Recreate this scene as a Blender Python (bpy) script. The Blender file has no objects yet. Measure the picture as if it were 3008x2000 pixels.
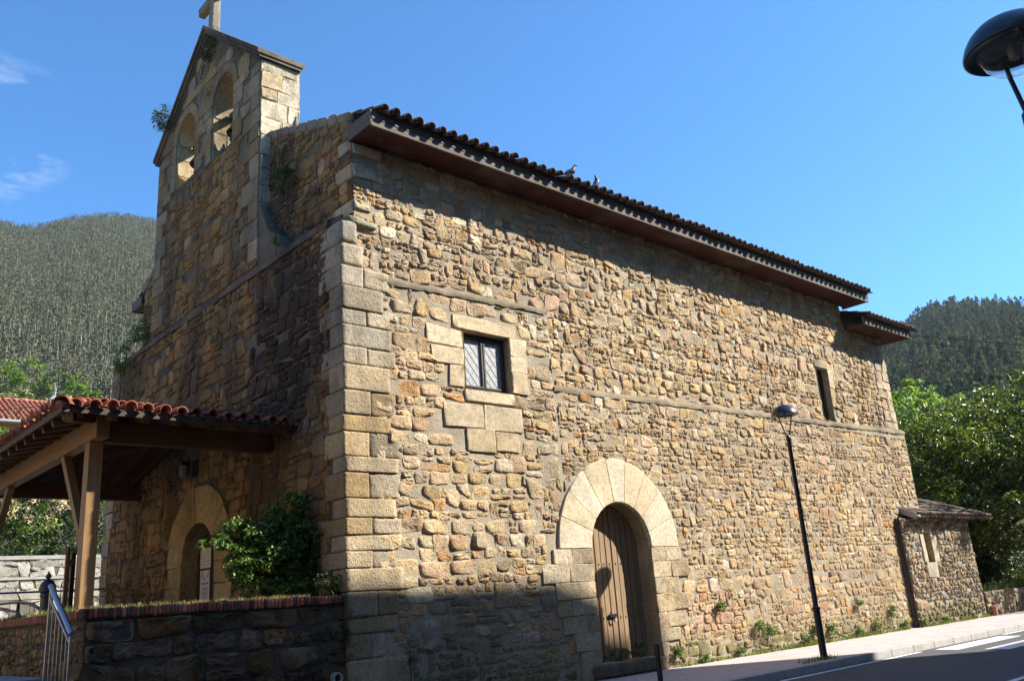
import bpy, math, random
import numpy as np
from mathutils import Vector, Matrix
from mathutils.geometry import tessellate_polygon

scene = bpy.context.scene
COL = scene.collection
RNG = np.random.default_rng(7)
random.seed(7)
R = math.radians

# ------------------------------------------------------------------ camera
cam_d = bpy.data.cameras.new('camera')
cam = bpy.data.objects.new('camera', cam_d)
COL.objects.link(cam)
right = Vector((0.7446818, -0.66378156, -0.06959209))
down = Vector((0.14189357, 0.25934318, -0.95530484))
fwd = Vector((0.65216197, 0.70152345, 0.28731448))
M = Matrix((right, -down, -fwd)).transposed().to_4x4()
M.translation = Vector((-6.99, -11.44, 1.44))
cam.matrix_world = M
cam_d.sensor_width = 36.0
cam_d.lens = 30.54
cam_d.clip_start = 0.05
cam_d.clip_end = 6000
scene.camera = cam

# ------------------------------------------------------------------ sky, sun, exposure
SUN = Vector((1.27, -1.0, 1.2)).normalized()
SUN_EL = math.asin(SUN.z)
SUN_AZ = math.atan2(SUN.x, SUN.y)      # clockwise from +Y
world = bpy.data.worlds.new('World')
scene.world = world
world.use_nodes = True
wn, wl = world.node_tree.nodes, world.node_tree.links
wn.clear()
sky = wn.new('ShaderNodeTexSky')
sky.sky_type = 'NISHITA'
sky.sun_disc = False
sky.sun_elevation = SUN_EL
sky.sun_rotation = SUN_AZ
sky.altitude = 0
sky.air_density = 1.0
sky.dust_density = 0.2
sky.ozone_density = 10.0
bg = wn.new('ShaderNodeBackground')
bg.inputs['Strength'].default_value = 0.100
wo = wn.new('ShaderNodeOutputWorld')
# thin wisps of cloud, low in the north-west
tc = wn.new('ShaderNodeTexCoord')
mp = wn.new('ShaderNodeMapping')
mp.inputs['Scale'].default_value = (5.0, 5.0, 15.0)
nz = wn.new('ShaderNodeTexNoise')
nz.inputs['Scale'].default_value = 1.6
nz.inputs['Detail'].default_value = 7
nz.inputs['Roughness'].default_value = 0.6
cr = wn.new('ShaderNodeMapRange')
cr.inputs[1].default_value = 0.52
cr.inputs[2].default_value = 0.80
dotn = wn.new('ShaderNodeVectorMath'); dotn.operation = 'DOT_PRODUCT'
dotn.inputs[1].default_value = Vector((0.150, 0.868, 0.473)).normalized()
mr = wn.new('ShaderNodeMapRange')
mr.inputs[1].default_value = 0.9972
mr.inputs[2].default_value = 0.9999
mul = wn.new('ShaderNodeMath'); mul.operation = 'MULTIPLY'
mul2 = wn.new('ShaderNodeMath'); mul2.operation = 'MULTIPLY'
mul2.inputs[1].default_value = 0.85
mix = wn.new('ShaderNodeMixRGB')
mix.inputs[2].default_value = (6.5, 6.9, 7.6, 1)
wl.new(tc.outputs['Generated'], mp.inputs[0]); wl.new(mp.outputs[0], nz.inputs['Vector'])
wl.new(nz.outputs[0], cr.inputs[0]); wl.new(tc.outputs['Generated'], dotn.inputs[0])
wl.new(dotn.outputs['Value'], mr.inputs[0])
wl.new(cr.outputs[0], mul.inputs[0]); wl.new(mr.outputs[0], mul.inputs[1])
wl.new(mul.outputs[0], mul2.inputs[0])
wl.new(mul2.outputs[0], mix.inputs[0])
tint = wn.new('ShaderNodeMixRGB'); tint.blend_type = 'MULTIPLY'; tint.inputs[0].default_value = 1.0; tint.inputs[2].default_value = (0.66, 1.03, 1.08, 1)
wl.new(sky.outputs[0], tint.inputs[1]); wl.new(tint.outputs[0], mix.inputs[1])
wl.new(mix.outputs[0], bg.inputs['Color']); wl.new(bg.outputs[0], wo.inputs[0])

sun_d = bpy.data.lights.new('sun', 'SUN')
sun_d.energy = 5.0
sun_d.angle = R(0.53)
sun_d.color = (1.0, 0.95, 0.87)
sun = bpy.data.objects.new('sun', sun_d)
COL.objects.link(sun)
sun.location = SUN * 60
sun.rotation_euler = (-SUN).to_track_quat('-Z', 'Y').to_euler()

scene.view_settings.view_transform = 'Standard'
scene.view_settings.look = 'None'
scene.view_settings.exposure = 1.36
scene.view_settings.gamma = 1.0
scene.view_settings.use_curve_mapping = False
scene.render.engine = 'CYCLES'
scene.cycles.max_bounces = 6
scene.cycles.transparent_max_bounces = 8
scene.cycles.use_denoising = True

# ------------------------------------------------------------------ helpers
def tag(o, label=None, cat=None, group=None, kind=None):
    if label: o['label'] = label
    if cat: o['category'] = cat
    if group: o['group'] = group
    if kind: o['kind'] = kind
    return o

def empty(name, loc=(0, 0, 0), label=None, cat=None, group=None, parent=None):
    o = bpy.data.objects.new(name, None)
    o.empty_display_size = 0.2
    COL.objects.link(o)
    o.location = loc
    if parent is not None: o.parent = parent
    return tag(o, label, cat, group)

class MB:
    """collects verts, faces, material indices; builds one mesh object"""
    def __init__(s):
        s.v = []; s.f = []; s.m = []
    def add(s, vs, fs, mi=0):
        b = len(s.v)
        s.v += [tuple(p) for p in vs]
        s.f += [tuple(b + i for i in f) for f in fs]
        s.m += [mi] * len(fs)
    def box(s, x0, x1, y0, y1, z0, z1, mi=0):
        s.add([(x0,y0,z0),(x1,y0,z0),(x1,y1,z0),(x0,y1,z0),(x0,y0,z1),(x1,y0,z1),(x1,y1,z1),(x0,y1,z1)],
              [(0,3,2,1),(4,5,6,7),(0,1,5,4),(1,2,6,5),(2,3,7,6),(3,0,4,7)], mi)
    def bar(s, p, q, w, h, up=(0,0,1), mi=0):
        """rectangular bar from p to q, w wide sideways, h high"""
        p = Vector(p); q = Vector(q); d = (q - p).normalized(); up = Vector(up)
        sd = d.cross(up).normalized() * (w / 2); u = sd.cross(d).normalized() * (h / 2)
        vs = [p - sd - u, p + sd - u, p + sd + u, p - sd + u, q - sd - u, q + sd - u, q + sd + u, q - sd + u]
        s.add(vs, [(0,1,2,3),(7,6,5,4),(0,4,5,1),(1,5,6,2),(2,6,7,3),(3,7,4,0)], mi)
    def tube(s, pts, r, n=10, mi=0, cap=True):
        pts = [Vector(p) for p in pts]
        rs = r if isinstance(r, (list, tuple)) else [r] * len(pts)
        b = len(s.v); prev = None
        for i, p in enumerate(pts):
            d = (pts[min(i+1, len(pts)-1)] - pts[max(i-1, 0)]).normalized()
            if prev is None:
                a = d.cross(Vector((0,0,1)))
                if a.length < 1e-3: a = Vector((1,0,0))
                a.normalize()
            else:
                a = (prev - d * prev.dot(d)).normalized()
            prev = a; c = d.cross(a)
            for k in range(n):
                t = 2 * math.pi * k / n
                s.v.append(tuple(p + (a * math.cos(t) + c * math.sin(t)) * rs[i]))
        for i in range(len(pts) - 1):
            for k in range(n):
                s.f.append((b+i*n+k, b+i*n+(k+1)%n, b+(i+1)*n+(k+1)%n, b+(i+1)*n+k)); s.m.append(mi)
        if cap:
            s.f.append(tuple(b + k for k in reversed(range(n)))); s.m.append(mi)
            e = b + (len(pts) - 1) * n
            s.f.append(tuple(e + k for k in range(n))); s.m.append(mi)
    def lathe(s, prof, c=(0,0,0), n=24, mi=0):
        """prof: list of (radius, z)"""
        b = len(s.v)
        for r, z in prof:
            for k in range(n):
                t = 2 * math.pi * k / n
                s.v.append((c[0] + r * math.cos(t), c[1] + r * math.sin(t), c[2] + z))
        for i in range(len(prof) - 1):
            for k in range(n):
                s.f.append((b+i*n+k, b+i*n+(k+1)%n, b+(i+1)*n+(k+1)%n, b+(i+1)*n+k)); s.m.append(mi)
    def poly_prism(s, pts, off, mi=0):
        """closed prism from a planar loop of 3D points swept by off"""
        n = len(pts); off = Vector(off)
        vs = [Vector(p) for p in pts] + [Vector(p) + off for p in pts]
        s.add(vs, [tuple(range(n)), tuple(range(2*n-1, n-1, -1))] + [((i+1)%n, i, n+i, n+(i+1)%n) for i in range(n)], mi)
    def build(s, name, mats, parent=None, smooth=False, bevel=0.0, loc=None):
        me = bpy.data.meshes.new(name)
        me.from_pydata(s.v, [], s.f)
        mats = mats if isinstance(mats, (list, tuple)) else [mats]
        for m in mats: me.materials.append(m)
        if len(mats) > 1: me.polygons.foreach_set('material_index', s.m)
        if smooth:
            me.polygons.foreach_set('use_smooth', [True] * len(me.polygons))
            try: me.set_sharp_from_angle(angle=R(40))
            except Exception: pass
        me.update()
        o = bpy.data.objects.new(name, me)
        COL.objects.link(o)
        if parent is not None: o.parent = parent
        if loc is not None: o.location = loc
        if bevel:
            b = o.modifiers.new('bevel', 'BEVEL'); b.width = bevel; b.segments = 2; b.limit_method = 'ANGLE'
        return o

def mesh_np(name, V, polys, mats, parent=None, smooth=True, col=None, mi=None):
    """polys: list of int arrays (m,k)"""
    me = bpy.data.meshes.new(name)
    V = np.asarray(V, np.float32)
    me.vertices.add(len(V)); me.vertices.foreach_set('co', V.ravel())
    tot = sum(p.size for p in polys); nf = sum(len(p) for p in polys)
    me.loops.add(tot); me.polygons.add(nf)
    me.loops.foreach_set('vertex_index', np.concatenate([p.ravel() for p in polys]).astype(np.int32))
    sizes = np.concatenate([np.full(len(p), p.shape[1]) for p in polys])
    me.polygons.foreach_set('loop_start', np.concatenate([[0], np.cumsum(sizes)[:-1]]).astype(np.int32))
    if smooth: me.polygons.foreach_set('use_smooth', np.ones(nf, bool))
    mats = mats if isinstance(mats, (list, tuple)) else [mats]
    for m in mats: me.materials.append(m)
    if mi is not None: me.polygons.foreach_set('material_index', np.asarray(mi, np.int32))
    me.update(calc_edges=True)
    if col is not None:
        a = me.color_attributes.new('col', 'FLOAT_COLOR', 'POINT')
        c4 = np.ones((len(V), 4), np.float32); c4[:, :3] = col
        a.data.foreach_set('color', c4.ravel())
    o = bpy.data.objects.new(name, me)
    COL.objects.link(o)
    if parent is not None: o.parent = parent
    return o

# ------------------------------------------------------------------ materials
def mat(name, base=(.5,.5,.5), rough=.8, metal=0., spec=.4):
    m = bpy.data.materials.new(name); m.use_nodes = True
    b = m.node_tree.nodes['Principled BSDF']
    b.inputs['Base Color'].default_value = (*base, 1)
    b.inputs['Roughness'].default_value = rough
    b.inputs['Metallic'].default_value = metal
    b.inputs['Specular IOR Level'].default_value = spec
    return m

def N(m, t, **kw):
    n = m.node_tree.nodes.new(t)
    for k, v in kw.items():
        if k in n.inputs: n.inputs[k].default_value = v
        else: setattr(n, k, v)
    return n

def L(m, a, b): m.node_tree.links.new(a, b)

def noise(m, scale, detail=4, rough=.55, vec=None, dist=0.):
    n = N(m, 'ShaderNodeTexNoise')
    n.inputs['Scale'].default_value = scale; n.inputs['Detail'].default_value = detail
    n.inputs['Roughness'].default_value = rough; n.inputs['Distortion'].default_value = dist
    if vec is not None: L(m, vec, n.inputs['Vector'])
    return n.outputs[0]

def ramp(m, fac, stops):
    r = N(m, 'ShaderNodeValToRGB')
    e = r.color_ramp.elements
    while len(e) < len(stops): e.new(.5)
    for i, (p, c) in enumerate(stops):
        e[i].position = p; e[i].color = (*c, 1) if len(c) == 3 else c
    L(m, fac, r.inputs[0])
    return r.outputs[0]

def mixc(m, fac, a, b, mode='MIX'):
    n = N(m, 'ShaderNodeMixRGB'); n.blend_type = mode
    for s, v in ((0, fac), (1, a), (2, b)):
        if isinstance(v, (int, float)): n.inputs[s].default_value = v
        elif isinstance(v, tuple): n.inputs[s].default_value = (*v, 1)
        else: L(m, v, n.inputs[s])
    return n.outputs[0]

def rng(m, v, a, b, c=0., d=1.):
    n = N(m, 'ShaderNodeMapRange'); L(m, v, n.inputs[0])
    for i, x in enumerate((a, b, c, d)): n.inputs[i+1].default_value = x
    return n.outputs[0]

def math_(m, op, a, b=0.):
    n = N(m, 'ShaderNodeMath'); n.operation = op
    for i, v in enumerate((a, b)):
        if isinstance(v, (int, float)): n.inputs[i].default_value = v
        else: L(m, v, n.inputs[i])
    return n.outputs[0]

def bump(m, h, strength=.5, dist=.02, prev=None):
    n = N(m, 'ShaderNodeBump'); n.inputs['Strength'].default_value = strength; n.inputs['Distance'].default_value = dist
    L(m, h, n.inputs['Height'])
    if prev is not None: L(m, prev, n.inputs['Normal'])
    return n.outputs[0]

def bsdf(m): return m.node_tree.nodes['Principled BSDF']
def objc(m): return N(m, 'ShaderNodeTexCoord').outputs['Object']

def mapped(m, vec, scale):
    n = N(m, 'ShaderNodeMapping'); n.inputs['Scale'].default_value = scale; L(m, vec, n.inputs[0]); return n.outputs[0]

def stone_mat(name, grime=(.0, 0), moss=0., tint=None, pit=1.0, damp=0., stains=()):
    m = mat(name, rough=.93, spec=.15)
    oc = objc(m)
    at = N(m, 'ShaderNodeAttribute', attribute_name='col').outputs['Color']
    fine = noise(m, 16, 6, .65, oc)
    c = mixc(m, 1.0, at, ramp(m, fine, [(.25, (.60, .58, .56)), (.52, (1, 1, 1)), (.78, (1.28, 1.26, 1.22))]), 'MULTIPLY')
    drift = noise(m, .42, 3, .6, oc)
    c = mixc(m, 1.0, c, ramp(m, drift, [(.3, (.80, .79, .78)), (.5, (1, 1, 1)), (.7, (1.16, 1.14, 1.10))]), 'MULTIPLY')
    big = noise(m, 2.2, 4, .6, oc)
    c = mixc(m, rng(m, big, .54, .74, 0, .35), c, (.34, .29, .21))          # grey weathering
    rust = noise(m, 4.1, 3, .6, mapped(m, oc, (1, 1, 1.3)))
    c = mixc(m, rng(m, rust, .63, .76, 0, .35), c, (.44, .26, .11))          # iron staining
    if grime[0]:
        g = noise(m, grime[1], 5, .65, mapped(m, oc, (1, 1, .45)))
        c = mixc(m, rng(m, g, .46, .62, 0, grime[0]), c, (.045, .038, .032))
    if moss:
        g = noise(m, 3.0, 5, .7, oc)
        c = mixc(m, rng(m, g, .50, .66, 0, moss), c, (.12, .12, .035))
    if stains:
        sx = N(m, 'ShaderNodeSeparateXYZ'); L(m, oc, sx.inputs[0]); g = noise(m, 1.5, 6, .7, oc)
    for ax, cy, cz, ry, rz_, scol, amt in stains:
        dy = math_(m, 'DIVIDE', math_(m, 'SUBTRACT', sx.outputs[ax], cy), ry); dz = math_(m, 'DIVIDE', math_(m, 'SUBTRACT', sx.outputs[2], cz), rz_)
        d2 = math_(m, 'ADD', math_(m, 'MULTIPLY', dy, dy), math_(m, 'MULTIPLY', dz, dz))
        c = mixc(m, rng(m, math_(m, 'ADD', d2, math_(m, 'MULTIPLY', math_(m, 'SUBTRACT', g, .5), 3.0)), 1.25, .35, 0, amt), c, scol)
    if damp:
        sx = N(m, 'ShaderNodeSeparateXYZ'); L(m, oc, sx.inputs[0])
        g = noise(m, 1.6, 5, .7, oc)
        c = mixc(m, math_(m, 'MULTIPLY', rng(m, math_(m, 'SUBTRACT', sx.outputs[2], math_(m, 'MULTIPLY', g, 1.1)), .12, -.35), damp), c, (.115, .115, .042))
    if tint: c = mixc(m, 1.0, c, tint, 'MULTIPLY')
    L(m, c, bsdf(m).inputs['Base Color'])
    v = N(m, 'ShaderNodeTexVoronoi'); v.inputs['Scale'].default_value = 26; L(m, oc, v.inputs['Vector'])
    pits = rng(m, v.outputs[0], 0.05, .40)
    b1 = bump(m, fine, .75 * pit, .032)
    b2 = bump(m, pits, .75 * pit, .02, b1)
    L(m, b2, bsdf(m).inputs['Normal'])
    return m

def mortar_mat(name, base=(.33, .27, .19), grime=0.):
    m = mat(name, base, .95, spec=.1)
    oc = objc(m)
    n1 = noise(m, 30, 5, .7, oc)
    n2 = noise(m, 1.7, 4, .6, oc)
    c = mixc(m, 1., mixc(m, rng(m, n2, .35, .65), base, tuple(x * .66 for x in base)),
             ramp(m, n1, [(.3, (.7, .7, .7)), (.7, (1.15, 1.15, 1.15))]), 'MULTIPLY')
    if grime:
        g = noise(m, .9, 5, .65, mapped(m, oc, (1, 1, .45)))
        c = mixc(m, rng(m, g, .44, .60, 0, grime), c, (.05, .045, .04))
    L(m, c, bsdf(m).inputs['Base Color'])
    L(m, bump(m, n1, .8, .02), bsdf(m).inputs['Normal'])
    return m

def plain_mat(name, base, rough=.7, var=.25, scale=6, bs=.2, metal=0., spec=.4, stretch=(1, 1, 1), bscale=40):
    m = mat(name, base, rough, metal, spec)
    oc = objc(m)
    v = mapped(m, oc, stretch)
    n1 = noise(m, scale, 5, .6, v)
    lo = tuple(x * (1 - var) for x in base); hi = tuple(min(1, x * (1 + var)) for x in base)
    L(m, ramp(m, n1, [(.3, lo), (.7, hi)]), bsdf(m).inputs['Base Color'])
    if bs: L(m, bump(m, noise(m, bscale, 4, .6, v), bs, .01), bsdf(m).inputs['Normal'])
    return m

def wood_mat(name, base, axis='z', rough=.6, var=.35):
    st = {'x': (.6, 9, 9), 'y': (9, .6, 9), 'z': (9, 9, .6)}[axis]
    m = mat(name, base, rough, spec=.3)
    v = mapped(m, objc(m), st)
    n1 = noise(m, 3.2, 6, .65, v, .6)
    lo = tuple(x * (1 - var) for x in base); hi = tuple(min(1, x * (1 + var)) for x in base)
    crk = noise(m, 9.0, 3, .5, v, .3)
    c = mixc(m, rng(m, crk, .60, .68, 0, .6), ramp(m, n1, [(.28, lo), (.55, base), (.75, hi)]), tuple(x * .28 for x in base))
    c = mixc(m, rng(m, noise(m, 1.3, 4, .6, objc(m)), .50, .72, 0, .35), c, (.20, .17, .14))
    L(m, c, bsdf(m).inputs['Base Color'])
    L(m, bump(m, n1, .35, .01), bsdf(m).inputs['Normal'])
    return m

def leaf_mat(name, dark, light, rough=.45, transl=.35, spec=.5, vary=1.):
    m = mat(name, dark, rough, spec=spec)
    g = N(m, 'ShaderNodeNewGeometry')
    c = ramp(m, g.outputs['Random Per Island'], [(0, tuple(x * .7 for x in dark)), (.45, dark), (.85, light), (1, tuple(min(1, x * 1.35) for x in light))])
    big = noise(m, .55, 3, .5, objc(m))
    c = mixc(m, 1., c, ramp(m, big, [(.3, (.78, .82, .8)), (.7, (1.15, 1.12, 1.0))]), 'MULTIPLY')
    b = bsdf(m); L(m, c, b.inputs['Base Color'])
    t = N(m, 'ShaderNodeBsdfTranslucent')
    L(m, mixc(m, 1., c, (1.3, 1.25, .6), 'MULTIPLY'), t.inputs['Color'])
    mx = N(m, 'ShaderNodeMixShader'); mx.inputs[0].default_value = transl
    L(m, b.outputs[0], mx.inputs[1]); L(m, t.outputs[0], mx.inputs[2])
    L(m, mx.outputs[0], m.node_tree.nodes['Material Output'].inputs[0])
    return m

MT = {}
MT['stone'] = stone_mat('rubble_stone', grime=(.25, .8), damp=.75, stains=[(0, 8.9, .95, .9, .5, (.42,.19,.13), .38), (0, 2.0, .4, 1.6, .9, (.12,.10,.075), .5)])
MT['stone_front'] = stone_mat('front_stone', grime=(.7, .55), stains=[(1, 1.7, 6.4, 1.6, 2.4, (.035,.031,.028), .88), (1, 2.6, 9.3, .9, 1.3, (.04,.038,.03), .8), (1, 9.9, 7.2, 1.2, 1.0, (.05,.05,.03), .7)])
MT['stone_base'] = stone_mat('terrace_stone', grime=(.8, 1.3), moss=.3, tint=(.85, .78, .70))
MT['dressed'] = stone_mat('dressed_stone', grime=(.42, 1.3), pit=.75)
MT['cream'] = stone_mat('cream_ashlar', pit=.3)
MT['mortar'] = mortar_mat('lime_mortar', (.43, .36, .255), .12)
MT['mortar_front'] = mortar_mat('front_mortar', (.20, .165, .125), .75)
MT['mortar_dark'] = mortar_mat('dark_mortar', (.13, .11, .088), .6)
MT['ledge'] = mortar_mat('ledge_cement', (.31, .25, .165), .3)
MT['tile'] = plain_mat('old_roof_tile', (.115, .078, .058), .9, .5, 9, .5)
MT['tile_red'] = plain_mat('red_roof_tile', (.30, .098, .052), .9, .6, 7, .4)
MT['tile_house'] = plain_mat('house_roof_tile', (.38, .14, .085), .85, .3, 3, .3)
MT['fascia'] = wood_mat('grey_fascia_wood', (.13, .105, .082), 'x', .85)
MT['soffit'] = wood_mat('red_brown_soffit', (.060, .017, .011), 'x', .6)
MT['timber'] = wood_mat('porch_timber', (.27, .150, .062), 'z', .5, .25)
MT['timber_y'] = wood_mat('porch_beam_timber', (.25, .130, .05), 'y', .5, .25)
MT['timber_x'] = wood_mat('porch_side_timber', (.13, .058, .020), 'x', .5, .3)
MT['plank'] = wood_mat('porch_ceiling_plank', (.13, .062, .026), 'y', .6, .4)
MT['door'] = wood_mat('weathered_door_plank', (.29, .19, .10), 'z', .7, .35)
MT['door_dark'] = wood_mat('dark_front_door', (.075, .045, .028), 'z', .6, .3)
MT['frame'] = wood_mat('dark_window_wood', (.06, .045, .035), 'z', .6, .4)
MT['iron'] = plain_mat('black_iron', (.016, .017, .022), .38, .3, 8, .1, spec=.5)
MT['lamp_dome'] = plain_mat('lamp_dome_paint', (.02, .024, .036), .3, .2, 5, .02, spec=.6)
MT['steel'] = plain_mat('brushed_steel', (.36, .37, .39), .28, .1, 10, .05, metal=1.)
MT['zinc'] = plain_mat('zinc_gutter', (.26, .265, .27), .5, .15, 5, .05, metal=.6)
MT['bronze'] = plain_mat('bell_bronze', (.10, .10, .075), .5, .4, 8, .2, metal=.7)
MT['lead_glass'] = plain_mat('leaded_pane', (.31, .315, .31), .5, .2, 9, .05, spec=.4)
MT['lead'] = plain_mat('lead_strip', (.34, .34, .33), .55, .1, 8, 0)
MT['black'] = mat('dark_interior', (.012, .011, .010), .9)
MT['paper'] = plain_mat('white_paper', (.72, .70, .68), .7, .06, 3, 0)
MT['ink'] = mat('grey_ink', (.10, .10, .11), .8)

# ------------------------------------------------------------------ masonry generator
PAL = np.array([.99, .985, .99]) * np.array([(.45,.325,.185),(.47,.325,.160),(.42,.325,.205),(.45,.31,.19),(.35,.24,.135),(.58,.47,.32),(.43,.245,.105),(.49,.365,.22),(.38,.295,.19)])
PW = np.array([.28,.20,.12,.06,.07,.05,.04,.12,.06]); PW = PW / PW.sum()
K = 16

class Exc:
    """union of openings that rubble stones keep clear of: rects and round-headed arches in (u,v)"""
    def __init__(s, shapes=()): s.sh = list(shapes)
    def sd(s, P):
        d = np.full(len(P), 9e9)
        for k in s.sh: d = np.minimum(d, s.one(k, P))
        return d
    @staticmethod
    def one(k, P):
        if k[0] == 'rect':
            _, a, b, c, e = k
            q = np.abs(P - np.array([(a+b)/2, (c+e)/2])) - np.array([(b-a)/2, (e-c)/2])
            return np.linalg.norm(np.maximum(q, 0), axis=1) + np.minimum(np.maximum(q[:,0], q[:,1]), 0)
        _, cu, r, v0, v1 = k        # arch: centre u, radius, foot v0, spring v1
        d1 = Exc.one(('rect', cu-r, cu+r, v0, v1), P)
        return np.minimum(d1, np.hypot(P[:,0]-cu, P[:,1]-v1) - r)
    def push(s, P, m):
        for _ in range(3):
            d = s.sd(P); w = d < m
            if not w.any(): break
            e = 1e-3; Q = P[w]
            g = np.stack([s.sd(Q + [e,0]) - s.sd(Q - [e,0]), s.sd(Q + [0,e]) - s.sd(Q - [0,e])], 1) / (2*e)
            g /= np.linalg.norm(g, axis=1, keepdims=True) + 1e-9
            P[w] = Q + g * (m - d[w])[:, None]
        return P

def wob(rg, n=5, f0=.5, f1=2.6):
    a = rg.uniform(.4, 1, n); f = rg.uniform(f0, f1, n); p = rg.uniform(0, 6.28, n); a = a / a.sum()
    return lambda u: sum(a[i] * math.sin(f[i]*u*2 + p[i]) for i in range(n))

def rubble(u0, u1, v0, v1, hr=(.11, .26), wr=(.9, 2.1), exc=None, inside=None, gap=.012, seed=1, jit=.16, wav=.45, split=.25, tall=.12, mid=(0,)):
    """irregular coursed rubble: returns (M,K,2) loops"""
    rg = np.random.default_rng(seed)
    out = []
    v = v0 - .05; lo = None; blocked = []
    hm = (hr[0] + hr[1]) / 2
    while v < v1:
        h = rg.uniform(*hr)
        if rg.random() < .12: h *= .62
        elif rg.random() < .08: h *= 1.35
        w_hi = wob(rg)
        base = v + h
        hi = (lambda u, b=base, w=w_hi: b + wav * hm * w(u))
        if lo is None: lo = (lambda u, b=v: b)
        nb = []
        u = u0 - rg.uniform(0, .2)
        blk = sorted(blocked)
        while u < u1:
            inb = [b for b in blk if b[0] - .03 < u < b[1]]
            if inb: u = inb[0][1]; continue
            nxt = min([b[0] for b in blk if b[0] >= u] + [9e9])
            w = max(.09, h * rg.uniform(*wr)) if rg.random() > .05 else h * rg.uniform(.5, .9)
            e = u + w
            if e > nxt - .07: e = nxt
            if e - u < .05: u = e + 1e-4; continue
            la, lb = lo(u), lo(e); ha, hb = hi(u), hi(e)
            if rg.random() < tall and e < nxt - .01 and (e-u) > .14:
                ex = rg.uniform(.4, .9) * hm; ha += ex; hb += ex; nb.append((u, e, max(ha, hb)))
                out.append((u, e, la, lb, ha, hb))
            elif rg.random() < split and min(ha-la, hb-lb) > .14:
                t = rg.uniform(.35, .65); t2 = t + rg.uniform(-.08, .08)
                ma, mb = la + (ha-la)*t, lb + (hb-lb)*t2
                if rg.random() < .5:
                    out.append((u, e, la, lb, ma, mb)); s2 = u + (e-u)*rg.uniform(.4, .6)
                    mm = ma + (mb-ma)*(s2-u)/(e-u); hh = hi(s2)
                    out.append((u, s2, ma, mm, ha, hh)); out.append((s2, e, mm, mb, hh, hb))
                else:
                    out.append((u, e, la, lb, ma, mb)); out.append((u, e, ma, mb, ha, hb))
            else:
                out.append((u, e, la, lb, ha, hb))
            u = e
        blocked = [(a, b) for a, b, _ in nb]
        plo = hi
        lo = plo
        v = base
    A = np.array(out); Mn = len(A)
    ht = np.minimum(A[:,4]-A[:,2], A[:,5]-A[:,3]); ok = ht > .055; A = A[ok]; ht = ht[ok]; Mn = len(A)
    s = np.minimum(ht, A[:,1]-A[:,0])
    c = np.stack([np.stack([A[:,0],A[:,2]],1), np.stack([A[:,1],A[:,3]],1), np.stack([A[:,1],A[:,5]],1), np.stack([A[:,0],A[:,4]],1)], 1)
    cen = c.mean(1, keepdims=True)
    c = c + rg.normal(0, 1, c.shape) * (s * jit * .55)[:,None,None]
    P = np.empty((Mn, K, 2))
    t = np.array([0, .25, .5, .75])
    for e in range(4):
        P[:, e*4:e*4+4] = c[:, e][:,None]*(1-t)[None,:,None] + c[:, (e+1)%4][:,None]*t[None,:,None]
    P += rg.normal(0, 1, P.shape) * (s * jit * .18)[:,None,None]
    P = .56*P + .22*np.roll(P, 1, 1) + .22*np.roll(P, -1, 1)
    # mortar gap
    dlt = P - cen; ext = np.abs(dlt).max(1)
    g = gap * rg.uniform(.5, 1.6, (Mn,1,1))
    P = cen + dlt * (1 + .05) - np.sign(dlt) * g * np.minimum(1, np.abs(dlt) / (ext[:,None,:]*.5 + 1e-6))
    P[:,:,0] = np.clip(P[:,:,0], u0, u1); P[:,:,1] = np.clip(P[:,:,1], v0, v1)
    keep = np.ones(Mn, bool)
    if exc is not None:
        keep &= exc.sd(P.mean(1)) > .025
        P = exc.push(P.reshape(-1, 2), gap*.8).reshape(Mn, K, 2)
    if inside is not None: keep &= inside(P.mean(1))
    a = .5*np.abs((P[:,:,0]*np.roll(P[:,:,1],-1,1) - P[:,:,1]*np.roll(P[:,:,0],-1,1)).sum(1))
    keep &= a > .0028
    return P[keep]

def resample(loop, n=K):
    loop = np.asarray(loop, float); L_ = np.linalg.norm(np.roll(loop, -1, 0) - loop, axis=1)
    # keep corners: distribute n points over edges by length
    m = len(loop); cnt = np.maximum(1, np.round(L_ / L_.sum() * n)).astype(int)
    while cnt.sum() > n: cnt[np.argmax(cnt)] -= 1
    while cnt.sum() < n: cnt[np.argmax(L_ / cnt)] += 1
    pts = []
    for i in range(m):
        for k in range(cnt[i]): pts.append(loop[i] + (loop[(i+1)%m] - loop[i]) * k / cnt[i])
    return np.array(pts)

def colours(n, rg, pal=PAL, pw=PW, var=.11):
    c = pal[rg.choice(len(pal), n, p=pw)].copy()
    c *= rg.normal(1, var, (n,1)).clip(.6, 1.4)
    c *= rg.normal(1, .02, (n,3))
    return c.clip(.02, .8)

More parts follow.
